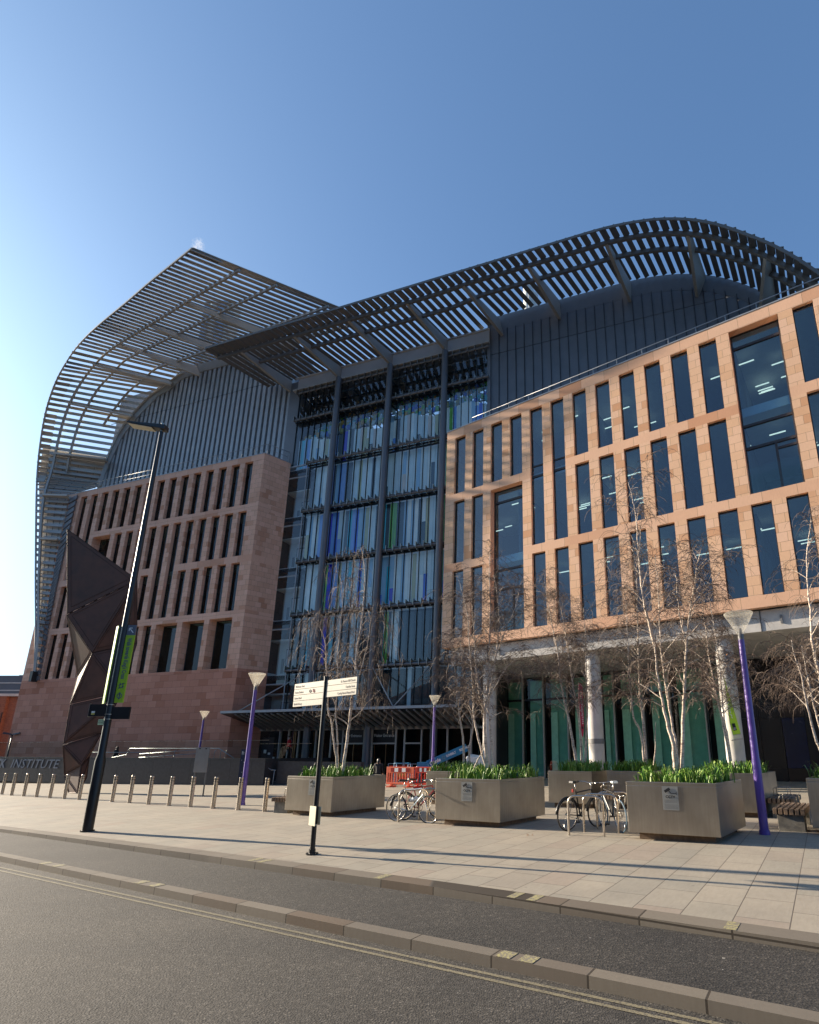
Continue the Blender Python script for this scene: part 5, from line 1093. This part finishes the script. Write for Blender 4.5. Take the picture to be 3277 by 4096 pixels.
# ================================================================ birch trees
def catm(P, n=4):
    out = []
    for i in range(len(P) - 1):
        p0, p1, p2, p3 = P[max(0, i - 1)], P[i], P[i + 1], P[min(len(P) - 1, i + 2)]
        for k in range(n): out.append(cr(p0, p1, p2, p3, k / n))
    return out + [P[-1]]
def birch(Y, stems, seed, label, dens=1.0, reach=1.0, weep=1.0, zmin=2.2, rbase=.05, bias=None, leaves=0):
    r_ = random.Random(seed); root = None; tr = MB(); tw = MB(); lf = MB()
    def path(p, d, L, n, g, jit=.12):
        out = [p]; d = d.normalized()
        for i in range(n):
            d = (d + Vector((r_.gauss(0, jit), r_.gauss(0, jit), r_.gauss(0, jit * .6) - g * (i + 1) / n))).normalized(); p = p + d * (L / n); out.append(p)
        return out
    for si, (px, r0) in enumerate(stems):
        off = r_.uniform(-.35, .35); n = len(px); P = [aty(x, y, Y + off * (i / n) * 1.6) for i, (x, y) in enumerate(px)]
        if root is None: b0 = Vector((P[0].x, P[0].y, SLP * P[0].x + .95)); root = thing('birch_tree', label, 'tree', b0)
        if P[0].z > 1.0 + SLP * P[0].x and px[0][1] > 3000: P.insert(0, Vector((P[0].x, P[0].y, 1.0 + SLP * P[0].x)))
        S = catm(P, 4); S = [p + Vector((r_.gauss(0, .006), r_.gauss(0, .006), 0)) for p in S]; N = len(S); rad_ = [max(.007, r0 * (1 - .86 * (i / (N - 1)) ** .8)) for i in range(N)]; rad_[0] *= 1.25
        tr.tube([p - b0 for p in S], rad_, 8)
        cum = [0]
        for a, b in zip(S[:-1], S[1:]): cum.append(cum[-1] + (b - a).length)
        Lt = cum[-1]; s = r_.uniform(.1, .3)
        while s < Lt:
            i = max(k for k in range(N) if cum[k] <= s); i = min(i, N - 2); f = (s - cum[i]) / max(1e-6, cum[i + 1] - cum[i]); p = S[i].lerp(S[i + 1], f)
            if p.z - SLP * p.x > zmin:
                frac = s / Lt; az = r_.uniform(0, 6.283)
                d = Vector((math.cos(az), math.sin(az) * .9, r_.uniform(.5, 1.7)))
                if bias: d += Vector(bias)
                L = (r_.uniform(.55, 1.55)) * reach * (1.1 - .45 * frac); br = path(p, d, L, 8, .34 * weep, .09); rr0 = min(rad_[i] * .5, .013)
                tr.tube([q - b0 for q in br[:4]], [rr0, rr0 * .9, rr0 * .75, rr0 * .62], 5, cap=False); tw.tube([q - b0 for q in br[3:]], [rr0 * .62, rr0 * .5, rr0 * .42, .0046, .0040, .0034][:len(br) - 3], 4, cap=False)
                t_ = .12
                while t_ < 1:
                    k = t_ * 8; j = min(7, int(k)); q = br[j].lerp(br[j + 1], k - j); dd = (br[j + 1] - br[j]).normalized(); a2 = r_.uniform(0, 6.283); side = Vector((math.cos(a2), math.sin(a2), r_.uniform(-.3, .6)))
                    tl_ = r_.uniform(.22, .62) * (.75 + .5 * weep) * (1.15 - .4 * t_); tp = path(q, dd * .6 + side, tl_, 5, .60 * weep, .16); tw.tube([x - b0 for x in tp], [.0050, .0046, .0041, .0036, .0030, .0024], 3, cap=False)
                    for _ in range(1):
                        if r_.random() < .8: jj = r_.randint(1, 4); a3 = r_.uniform(0, 6.283); t2 = path(tp[jj], Vector((math.cos(a3), math.sin(a3), -.1)), tl_ * r_.uniform(.3, .6), 3, .8 * weep, .18); tw.tube([x - b0 for x in t2], [.0040, .0035, .0030, .0024], 3, cap=False)
                    if leaves and r_.random() < leaves:
                        c = tp[-1] - b0; w_ = .022; lf.face([c + Vector((r_.uniform(-w_, w_), r_.uniform(-w_, w_), r_.uniform(-w_, w_))) for _ in range(4)])
                    t_ += r_.uniform(.05, .11) / dens
            s += r_.uniform(.11, .24) / dens
        # leader end droops
    tr.build('trunk', 'bark', root, smooth=True); tw.build('crown', 'twig', root)
    if lf.f: lf.build('dead_leaves', 'leafb', root)
    root['group'] = 'bare birch trees growing in the metal planters'
    return root
birch(17.4, [
    ([(1349, 3072), (1342, 3013), (1333, 2946), (1327, 2888), (1314, 2851), (1311, 2793), (1307, 2674), (1303, 2591), (1291, 2535), (1272, 2498), (1255, 2478), (1232, 2470), (1208, 2478), (1192, 2505)], .036),
    ([(1351, 3072), (1350, 2990), (1348, 2917), (1343, 2874), (1346, 2796), (1351, 2683), (1351, 2614), (1360, 2540), (1363, 2475), (1370, 2428), (1367, 2354), (1360, 2300)], .034),
    ([(1374, 3072), (1382, 3013), (1397, 2903), (1406, 2816), (1407, 2790), (1421, 2697), (1428, 2604), (1449, 2475), (1458, 2359), (1460, 2289), (1453, 2233), (1445, 2190)], .058),
    ([(1410, 2790), (1432, 2720), (1460, 2620), (1480, 2520), (1482, 2470), (1472, 2440)], .020),
    ([(1398, 2903), (1370, 2880), (1340, 2865), (1300, 2860), (1260, 2868)], .018), ([(1404, 2880), (1440, 2850), (1480, 2800), (1520, 2760)], .018)],
    11, 'weeping bare birch with three white stems behind the fingerpost', dens=.95, reach=1.35, weep=2.0, zmin=3.1)
birch(14.6, [
    ([(1954, 3090), (1943, 3000), (1940, 2900), (1938, 2850), (1918, 2777), (1906, 2672), (1902, 2600), (1898, 2550), (1890, 2450), (1884, 2380)], .055),
    ([(1940, 2850), (1946, 2793), (1954, 2672), (1960, 2550), (1962, 2450), (1960, 2350), (1958, 2250), (1962, 2215)], .030),
    ([(1972, 3090), (1966, 2990), (1960, 2880), (1958, 2793), (1970, 2710), (1985, 2620), (1992, 2550), (1996, 2450), (1988, 2370), (1975, 2300)], .045),
    ([(1945, 3080), (1914, 2956), (1896, 2860), (1893, 2780), (1886, 2672), (1877, 2550), (1868, 2450), (1850, 2370), (1836, 2320)], .036),
    ([(1895, 3085), (1912, 3040), (1930, 3010), (1938, 2950), (1936, 2900)], .030),
    ([(1985, 2740), (2020, 2680), (2060, 2640), (2100, 2610)], .018), ([(1995, 2600), (2030, 2500), (2062, 2430), (2075, 2370)], .016)],
    22, 'many stemmed bare birch in the middle planter, densest of the trees', dens=1.2, reach=1.3, weep=.8, zmin=2.4, leaves=.01)
birch(20.6, [
    ([(1860, 3085), (1855, 3000), (1850, 2930), (1838, 2860), (1832, 2780), (1822, 2700), (1812, 2620), (1806, 2560)], .055),
    ([(1880, 3085), (1878, 3000), (1884, 2960), (1892, 2900), (1880, 2830), (1866, 2750), (1852, 2690), (1846, 2620), (1840, 2540)], .05)],
    33, 'bare birch rising behind the middle planter on its left side', dens=1.6, reach=1.6, weep=1.1, zmin=2.6, leaves=.06)
birch(19.3, [
    ([(2312, 3095), (2295, 2980), (2285, 2930), (2272, 2860), (2255, 2790), (2243, 2720), (2236, 2640), (2222, 2560), (2205, 2480), (2190, 2400), (2180, 2330)], .055),
    ([(2328, 3095), (2324, 2960), (2312, 2850), (2298, 2770), (2286, 2700), (2275, 2620), (2262, 2540), (2250, 2460), (2232, 2400)], .045),
    ([(2340, 3095), (2347, 2920), (2350, 2840), (2349, 2780), (2346, 2690), (2344, 2600), (2340, 2500), (2334, 2430)], .045),
    ([(2345, 3095), (2362, 3060), (2364, 3035)], .03), ([(2240, 2720), (2200, 2700), (2150, 2690), (2110, 2700)], .018)],
    44, 'bare birch in the back planter in front of the crimson banner', dens=1.7, reach=1.7, weep=.95, zmin=2.9)
birch(19.2, [
    ([(2580, 3095), (2572, 2980), (2560, 2920), (2535, 2870), (2525, 2780), (2518, 2700), (2513, 2600), (2508, 2480), (2503, 2390)], .05),
    ([(2590, 3095), (2578, 2960), (2573, 2880), (2562, 2800), (2556, 2680), (2553, 2560), (2550, 2450), (2549, 2340), (2548, 2250)], .055),
    ([(2612, 3090), (2622, 3000), (2622, 2920), (2624, 2890)], .035)],
    55, 'bare birch with two close stems rising left behind the large front planter', dens=1.7, reach=1.7, weep=.95, zmin=2.9)
birch(11.9, [
    ([(2702, 3095), (2700, 3030), (2690, 2960), (2668, 2890), (2650, 2800), (2632, 2700), (2621, 2610), (2618, 2575)], .068),
    ([(2618, 2578), (2600, 2500), (2585, 2450), (2574, 2390), (2562, 2280), (2552, 2180), (2545, 2080), (2530, 1990), (2512, 1930)], .040),
    ([(2710, 3095), (2707, 2990), (2690, 2900), (2668, 2780), (2655, 2680), (2645, 2600), (2640, 2500), (2636, 2420), (2630, 2320), (2622, 2220)], .038),
    ([(2730, 3095), (2730, 2980), (2734, 2860), (2738, 2750), (2743, 2650), (2750, 2550), (2760, 2480), (2764, 2420), (2780, 2340), (2790, 2260), (2806, 2190)], .050),
    ([(2745, 2560), (2722, 2480), (2712, 2400), (2704, 2300)], .022), ([(2764, 2430), (2800, 2380), (2850, 2330), (2880, 2290)], .018)],
    66, 'tall bare birch with thick white trunks in the large front planter', dens=1.15, reach=1.35, weep=.95, zmin=2.5, leaves=.006)
birch(16.0, [
    ([(2926, 3095), (2915, 3000), (2900, 2930), (2885, 2860), (2866, 2780), (2850, 2700), (2836, 2620), (2824, 2520), (2810, 2430)], .055),
    ([(2930, 3090), (2912, 2950), (2898, 2880), (2885, 2750), (2876, 2640), (2862, 2540), (2846, 2440), (2835, 2380)], .035),
    ([(2900, 2900), (2870, 2800), (2830, 2700), (2795, 2650)], .02)],
    77, 'bare birch leaning left in front of the lime green banner', dens=1.6, reach=1.5, weep=.95, zmin=2.6)
birch(12.9, [
    ([(3345, 3100), (3310, 3030), (3274, 2985), (3250, 2900), (3225, 2800), (3205, 2700), (3180, 2620), (3165, 2560)], .050),
    ([(3350, 3100), (3300, 2970), (3262, 2850), (3240, 2750), (3222, 2660), (3205, 2580)], .04),
    ([(3370, 3100), (3330, 2900), (3285, 2720), (3258, 2610), (3246, 2520), (3243, 2440), (3236, 2380), (3228, 2240), (3236, 2150), (3245, 2080)], .060)],
    88, 'bare birch with slender stems at the right edge of the photo', dens=1.0, reach=1.3, weep=1.15, zmin=2.3)
birch(17.5, [
    ([(3420, 3095), (3360, 2900), (3320, 2750), (3290, 2650), (3270, 2560)], .05), ([(3400, 3095), (3330, 2920), (3270, 2800), (3230, 2720), (3200, 2670)], .04)],
    99, 'reddish dense bare birch behind the purple post by the dark panels', dens=2.2, reach=1.9, weep=1.2, zmin=2.7, bias=(-.5, -.1, 0), leaves=.02)
# ================================================================ weathering steel sculpture
P = G0(gnd(292, 3173)); sc_ = thing('steel_sculpture', 'tall faceted rust brown steel sculpture of stacked tetrahedra', 'sculpture', P)
def sp3(x, y, dy): v = aty(x, y, P.y + dy * 1.3) - P; return v
TET = [[(269, 2116, 0), (269, 2455, 0), (549, 2319, -.3), (505, 2300, 2.2)],
       [(267, 2461, 0), (549, 2321, -.3), (369, 2611, -.12), (548, 2573, .3), (311, 2704, 1.1)],
       [(369, 2612, -.12), (311, 2705, 1.1), (281, 2815, .25), (487, 2768, -.1), (548, 2575, .3)],
       [(281, 2819, .25), (486, 2776, -.1), (406, 2931, .1), (254, 2974, .1), (380, 2850, 1.2)],
       [(251, 2982, .1), (406, 2933, .1), (326, 3061, -.05), (359, 3026, .3), (257, 3098, .35)],
       [(257, 3100, .35), (326, 3062, -.05), (359, 3028, .3), (275, 3174, .1), (310, 3176, -.3), (347, 3112, .3)]]
for T in TET:
    m = MB(); pts = [sp3(*t) for t in T]; m.hull(pts); o = m.build('facet_block', 'rust', sc_)
    s2 = MB(); cen = sum(pts, Vector()) / len(pts)
    bm = bmesh.new(); bm.from_mesh(o.data); bm.normal_update()
    for f in bm.faces:
        vs = [v.co.copy() for v in f.verts]; c = sum(vs, Vector()) / len(vs)
        iv = [v.lerp(c, .16) + f.normal * .004 for v in vs]
        for a, b in zip(iv, iv[1:] + iv[:1]): s2.tube([a, b], .012, 4, 0, False)
        for a, b in zip(vs, vs[1:] + vs[:1]): s2.tube([a, b], .016, 4, 0, False)
    bm.free(); s2.build('weld_seam', 'rustl', o)
# ================================================================ feather banners on the columns
def banner(px, Y, label, m1, extra, name='banner'):
    c = aty(px[0][0], px[0][1], Y); o = thing(name, label, 'banner', (c.x, c.y, c.z)); m = MB(); f = [aty(x, y, Y) - c for x, y in px]; b = [v + Vector((0, .012, 0)) for v in f]; n = len(f)
    m.face(f); m.face(b[::-1]); [m.face([f[k], b[k], b[(k + 1) % n], f[(k + 1) % n]]) for k in range(n)]; m.build('cloth', m1, o); e = MB()
    extra(e, lambda x, y: aty(x, y, Y - .015) - c); e.build('print', ['white', 'dark', 'steel'], o); return o
Yc = FR_.w(8.95, .95, 0).y - .9
def ex1(e, f):
    for k in range(17): y = 2762 + k * 8.2; x = 2324 + k * .55; e.beam(f(x - 2.6, y), f(x + 2.6, y + (k % 3) - 1), .01, .028, (0, 0, 1), 0, drop=False); e.beam(f(x - 2.4 + (k % 2) * 4.4, y - 1.5), f(x - 2.4 + (k % 2) * 4.4, y + 3), .01, .02, (1, 0, 0), 0, drop=False)
    e.tube([f(2314, 2728), f(2318, 2830), f(2323, 2915), f(2333, 2985)], .012, 6, 2)
    e.beam(f(2328, 2911), f(2334, 2911), .01, .12, (0, 0, 1), 1, drop=False)
banner([(2313.5, 2731), (2325, 2733), (2331, 2752), (2335, 2830), (2337, 2900), (2335, 2935), (2333, 2951), (2327, 2940), (2322, 2915), (2318, 2850), (2314, 2780)], Yc, 'narrow crimson feather banner with pale vertical lettering on a concrete column', 'red', ex1)
Yd = FR_.w(15.15, .95, 0).y - 1.0
def ex2(e, f):
    for x, y, a, b in ((2912, 2812, 5, 5), (2915, 2826, 4, 8), (2919, 2838, 6, 7), (2922, 2848, 4, 6), (2925, 2860, 8, 7), (2928, 2870, 5, 6)): e.beam(f(x - a / 2, y - b / 2), f(x + a / 2, y + b / 2), .01, .03, (0, 0, 1), 0, drop=False)
    q = [f(2928, 2895), f(2939.6, 2892.7), f(2948.5, 2921), f(2935.5, 2923.5)]; e.hexa([q[3], q[2], q[2] + Vector((0, .005, 0)), q[3] + Vector((0, .005, 0)), q[0], q[1], q[1] + Vector((0, .005, 0)), q[0] + Vector((0, .005, 0))], 1)
    for y in (2912, 2916, 2919): e.beam(f(2934, y) + Vector((0, -.01, 0)), f(2944, y - 1) + Vector((0, -.01, 0)), .006, .012, (0, 0, 1), 0, drop=False)
    e.tube([f(2927, 2962), f(2971, 2955)], .022, 8, 2); e.tube([f(2932, 2942), f(2965, 2936)], .015, 8, 2); e.tube([f(2935, 2942), f(2938, 2960)], .008, 6, 2); e.tube([f(2964, 2937), f(2969, 2956)], .008, 6, 2)
    e.tube([f(2890, 2692), f(2901, 2741), (f(2906, 2788)), f(2912, 2830), f(2920, 2893), f(2933, 2942)], .010, 6, 2)
banner([(2890.9, 2693), (2907, 2741), (2923, 2796), (2943, 2861), (2963, 2931), (2963, 2936), (2933, 2942), (2920, 2893.5), (2912, 2828.6), (2905.5, 2788), (2900.6, 2741)], Yd, 'lime green pointed feather banner with white marks on a concrete column', 'limeb', ex2)
# ================================================================ people (small in the picture)
def skin(name, verts, edges, rr_, m, parent, root=0, sub=1):
    me = bpy.data.meshes.new(name); me.from_pydata(verts, edges, []); me.materials.append(M[m]); o = bpy.data.objects.new(name, me); C.objects.link(o); o.parent = parent
    o.modifiers.new('skin', 'SKIN'); sl_ = me.skin_vertices[0].data
    for i, r in enumerate(rr_): sl_[i].radius = (r, r) if not isinstance(r, tuple) else r; sl_[i].use_root = (i == root)
    s = o.modifiers.new('sub', 'SUBSURF'); s.levels = s.render_levels = sub
    o.modifiers['skin'].use_smooth_shade = True; return o
def person(P, az, label, coat, legs='coatk', hair='hair', h=1.68, lean=0.0, longhair=True, arm=.15):
    o = thing('person', label, 'person', P, -rad(az)); k = h / 1.70; L = lambda x, y, z: (x * k, (y + lean * max(0, z - .9)) * k, z * k)
    V = [L(0, 0, .95), L(0, 0, 1.15), L(0, .0, 1.38), L(0, 0, 1.48), L(0, .01, 1.58), L(0, .02, 1.64)]; E_ = [(0, 1), (1, 2), (2, 3), (3, 4), (4, 5)]; r = [.13, .12, .13, .05, .085, .075]
    for s in (-1, 1):
        b = len(V); V += [L(s * .09, 0, .9), L(s * .10, .02, .5), L(s * .10, -.02 * s, .09), L(s * .10, .12, .04)]; r += [.085, .06, .04, .038]; E_ += [(0, b), (b, b + 1), (b + 1, b + 2), (b + 2, b + 3)]
        b = len(V); V += [L(s * .18, 0, 1.39), L(s * .22, -.02, 1.12), L(s * .20, arm, .93), L(s * .20, arm + .03, .86)]; r += [.058, .042, .03, .026]; E_ += [(2, b), (b, b + 1), (b + 1, b + 2), (b + 2, b + 3)]
        for f in range(5): q = len(V); x = s * .20 + (f - 2) * .014; V += [L(x, arm + .05 + .01 * f, .83), L(x, arm + .045, .785 + abs(f - 2) * .008)]; r += [.009, .008]; E_ += [(b + 3, q), (q, q + 1)]
    skin('body', V, E_, [x * k for x in r], 'skin', o)
    V = [L(0, 0, .78), L(0, 0, 1.0), L(0, 0, 1.2), L(0, 0, 1.40), L(0, .0, 1.47)]; E_ = [(0, 1), (1, 2), (2, 3), (3, 4)]; r = [.19, .17, .155, .155, .085]
    for s in (-1, 1): b = len(V); V += [L(s * .19, 0, 1.40), L(s * .23, -.02, 1.12), L(s * .205, arm - .01, .94)]; r += [.075, .06, .045]; E_ += [(3, b), (b, b + 1), (b + 1, b + 2)]
    skin('coat', V, E_, [x * k for x in r], coat, o)
    V = [L(0, 0, .90)]; E_ = []; r = [.13]
    for s in (-1, 1): b = len(V); V += [L(s * .09, 0, .85), L(s * .10, .02, .5), L(s * .10, -.02 * s, .10), L(s * .10, .11, .05)]; r += [.10, .072, .052, .048]; E_ += [(0, b), (b, b + 1), (b + 1, b + 2), (b + 2, b + 3)]
    skin('trousers', V, E_, [x * k for x in r], legs, o)
    V = [L(0, -.01, 1.70), L(0, -.05, 1.63)] + ([L(0, -.07, 1.5), L(0, -.08, 1.42)] if longhair else [L(0, -.05, 1.58)]); skin('hair', V, [(i, i + 1) for i in range(len(V) - 1)], [.075 * k, .092 * k] + [.08 * k] * (len(V) - 2), hair, o)
    m = MB(); 
    for s in (-1, 1): m.tube([L(s * .032, .095, 1.615), L(s * .032, .105, 1.615)], .010, 8)
    m.build('eyes', 'blk', o); m = MB(); m.hull([Vector(L(*v)) for v in ((-.012, .095, 1.585), (.012, .095, 1.585), (0, .125, 1.588), (0, .095, 1.62))]); m.build('nose', 'skin', o)
    return o
q = FT.px(469, 2986, 2.6); P = FT.w(q.x, 2.6, 0); person(Vector((P.x, P.y, q.z - 1.66)), -100, 'woman with curly brown hair and dark green coat behind the glass of the terrace', 'coatd', h=1.66)
q = FG.px(1160, 2944, -.9); P = FG.w(q.x, -.9, 0); person(Vector((P.x, P.y, q.z - 1.70)), 80, 'person in a bright red coat and black trousers by the left entrance doors', 'coatr', h=1.70, longhair=False)
P = aty(1266, 3026, 24.0); person(Vector((P.x, P.y, P.z - 1.62)), 100, 'person in black leaning forward behind the leftmost planter', 'coatk', h=1.62, lean=.25, longhair=False)
P = aty(1517, 3034, 27.0); person(Vector((P.x, P.y, P.z - 1.50)), 10, 'dark haired person in a black coat by the visitor doors behind the planter grass', 'coatk', h=1.50, longhair=True, hair='blk')
# ================================================================ pedestrian rail in front of the doors
P = G0(gnd(1556, 3138)); P.y += 1.5; o = thing('safety_rail', 'thin grey pedestrian rail behind the red barriers', 'railing', (P.x, P.y, 0)); m = MB(); q1 = aty(1554, 3061, P.y) - P; q2 = aty(1712, 3063, P.y) - P
m.tube([q1, q2], .02, 6); m.tube([q1 + Vector((0, 0, -.5)), q2 + Vector((0, 0, -.5))], .015, 6)
for k in range(6): p = q1.lerp(q2, k / 5); m.tube([p, Vector((p.x, p.y, -.05))], .02, 6)
m.build('rail', 'zinc', o, smooth=True)
# ================================================================ distant buildings on the left
P = aty(30, 2700, 95); o = thing('office_block', 'distant flat roofed grey office block at the far left edge', 'building', (P.x, P.y, -2)); m = MB(); T_ = aty(-40, 2678, 95); L1 = aty(-400, 2678, 95).x - P.x; R1 = aty(92, 2690, 95).x - P.x; zt = P.z + 2
m.box(L1, R1, 0, 20, 0, zt - 5.4, 0); m.box(L1, R1 + .6, -.6, 20, zt - 5.4, zt - 4.6, 1); m.box(L1, R1 + .4, .8, 20, zt - 4.6, zt, 0)
for k in range(3): m.box(L1, R1 - .2, .72, .8, zt - 4.0 + k * 1.3, zt - 3.8 + k * 1.3, 1)
for k in range(12): m.box(L1 + k * 4, L1 + k * 4 + 3.4, -.05, 0, zt - 8.2, zt - 5.9, 2)
m.build('wall', ['farg', 'conc', 'dark2'], o)
m = MB(); m.box(R1 - 3.2, R1 + .2, 3, 6, zt, zt + .4); m.cyl(R1 - .9, 4.2, zt - 4, zt, .5, n=10); m.build('roof_vent', 'conc', o)
P = aty(20, 2800, 70); o = thing('brick_building', 'low red brick building below the grey block at the far left', 'building', (P.x, P.y, -2)); m = MB(); xl, xr = aty(-500, 2800, 70).x - P.x, aty(90, 2800, 70).x - P.x; xm = aty(36, 2800, 70).x - P.x; zt = aty(60, 2787, 70).z + 2
m.box(xm, xr + 3, 0, 8, 0, zt, 0); m.box(xl, xm, -.4, 8, 0, zt + .02, 1); m.box(xl, xr + 3, -.5, 8, zt + .03, zt + .35, 2); m.box(xm - .15, xm - .05, -.45, -.4, 1, zt - 2, 3); m.build('wall', ['brickw', 'brickw', 'conc', 'dark'], o)
P = aty(12, 3100, 48); P = G0(P); o = thing('twin_street_light', 'small black twin headed street light at the far left edge', 'street light', P); m = MB(); hz = (aty(12, 2938, 48) - P).z; m.cyl(0, 0, 0, hz, .07, .05, 10)
m.build('pole', 'blk', o, smooth=True)
for s in (-1, 1): m = MB(); m.hull([Vector((s * x, y, z)) for x, y, z in ((.0, -.1, hz - .05), (.0, .1, hz - .05), (.75, -.16, hz + .05), (.75, .16, hz + .05), (.7, -.1, hz + .2), (.1, -.05, hz + .08))]); m.build('lamp_head', 'blk', o)
# buildings across the street, behind the camera: they only show as reflections and keep the low sky off the glass
Q = Vector((0, 0, 0)) - LN * 24; an = math.atan2(ld.y, ld.x)
o = thing('station_building', 'long brick station side across the street, seen only mirrored in the windows', 'building', (Q.x, Q.y, -1), an); m = MB(); m.box(-140, 90, -14, 0, 0, 10.5, 0); m.box(-140, 90, -14.3, .3, 10.5, 11.2, 1)
for k in range(38): m.box(-138 + k * 6, -135 + k * 6, 0, .1, 2.5, 8, 2)
for k in range(8): m.hull([Vector((-130 + k * 28, -12, 11.2)), Vector((-112 + k * 28, -12, 11.2)), Vector((-130 + k * 28, -2, 11.2)), Vector((-112 + k * 28, -2, 11.2)), Vector((-121 + k * 28, -2, 14.5)), Vector((-121 + k * 28, -12, 14.5))])
m.build('wall', ['brickw', 'conc', 'dark2'], o)
# ================================================================ light, sky, camera
sc = bpy.context.scene
w = bpy.data.worlds.new('World'); sc.world = w; w.use_nodes = True; nt = w.node_tree; bg = nt.nodes['Background']
sky = nt.nodes.new('ShaderNodeTexSky'); sky.sky_type = 'NISHITA'; sky.sun_disc = False; sky.sun_elevation = rad(SUN_EL); sky.sun_rotation = rad(SUN_AZ); sky.air_density = 1.0; sky.dust_density = 3.2; sky.ozone_density = 3.0
gm = nt.nodes.new('ShaderNodeGamma'); gm.inputs[1].default_value = .67; tn = nt.nodes.new('ShaderNodeMix'); tn.data_type = 'RGBA'; tn.blend_type = 'MULTIPLY'; tn.inputs[0].default_value = 1; tn.inputs[7].default_value = (.68, .97, 1.30, 1)
nt.links.new(sky.outputs[0], gm.inputs[0]); nt.links.new(gm.outputs[0], tn.inputs[6]); nt.links.new(tn.outputs[2], bg.inputs['Color']); bg.inputs['Strength'].default_value = .098
sd = bpy.data.lights.new('sun', 'SUN'); sd.energy = 5.0; sd.angle = rad(.5); sd.color = (1.0, .85, .66); so = bpy.data.objects.new('sun', sd); C.objects.link(so)
sv = Vector((math.sin(rad(SUN_AZ)) * math.cos(rad(SUN_EL)), math.cos(rad(SUN_AZ)) * math.cos(rad(SUN_EL)), math.sin(rad(SUN_EL)))); so.rotation_euler = sv.to_track_quat('Z', 'Y').to_euler(); so.location = (-30, 10, 40)
cd = bpy.data.cameras.new('camera'); co = bpy.data.objects.new('camera', cd); C.objects.link(co); co.location = (0, 0, EYE); co.rotation_euler = (rad(90) + PIT, 0, 0)
cd.sensor_fit = 'HORIZONTAL'; cd.sensor_width = 36; cd.lens = FPX / 3277 * 36; cd.shift_x = (1638.5 - PCX) / 3277; cd.shift_y = (PCY - 2048) / 3277; cd.clip_end = 2000; cd.clip_start = .05
sc.camera = co
sc.view_settings.view_transform = 'Standard'; sc.view_settings.look = 'None'; sc.view_settings.exposure = 1.40; sc.view_settings.gamma = 1
sc.cycles.max_bounces = 8; sc.cycles.transparent_max_bounces = 16; sc.cycles.volume_bounces = 1
sc.cycles.use_denoising = True
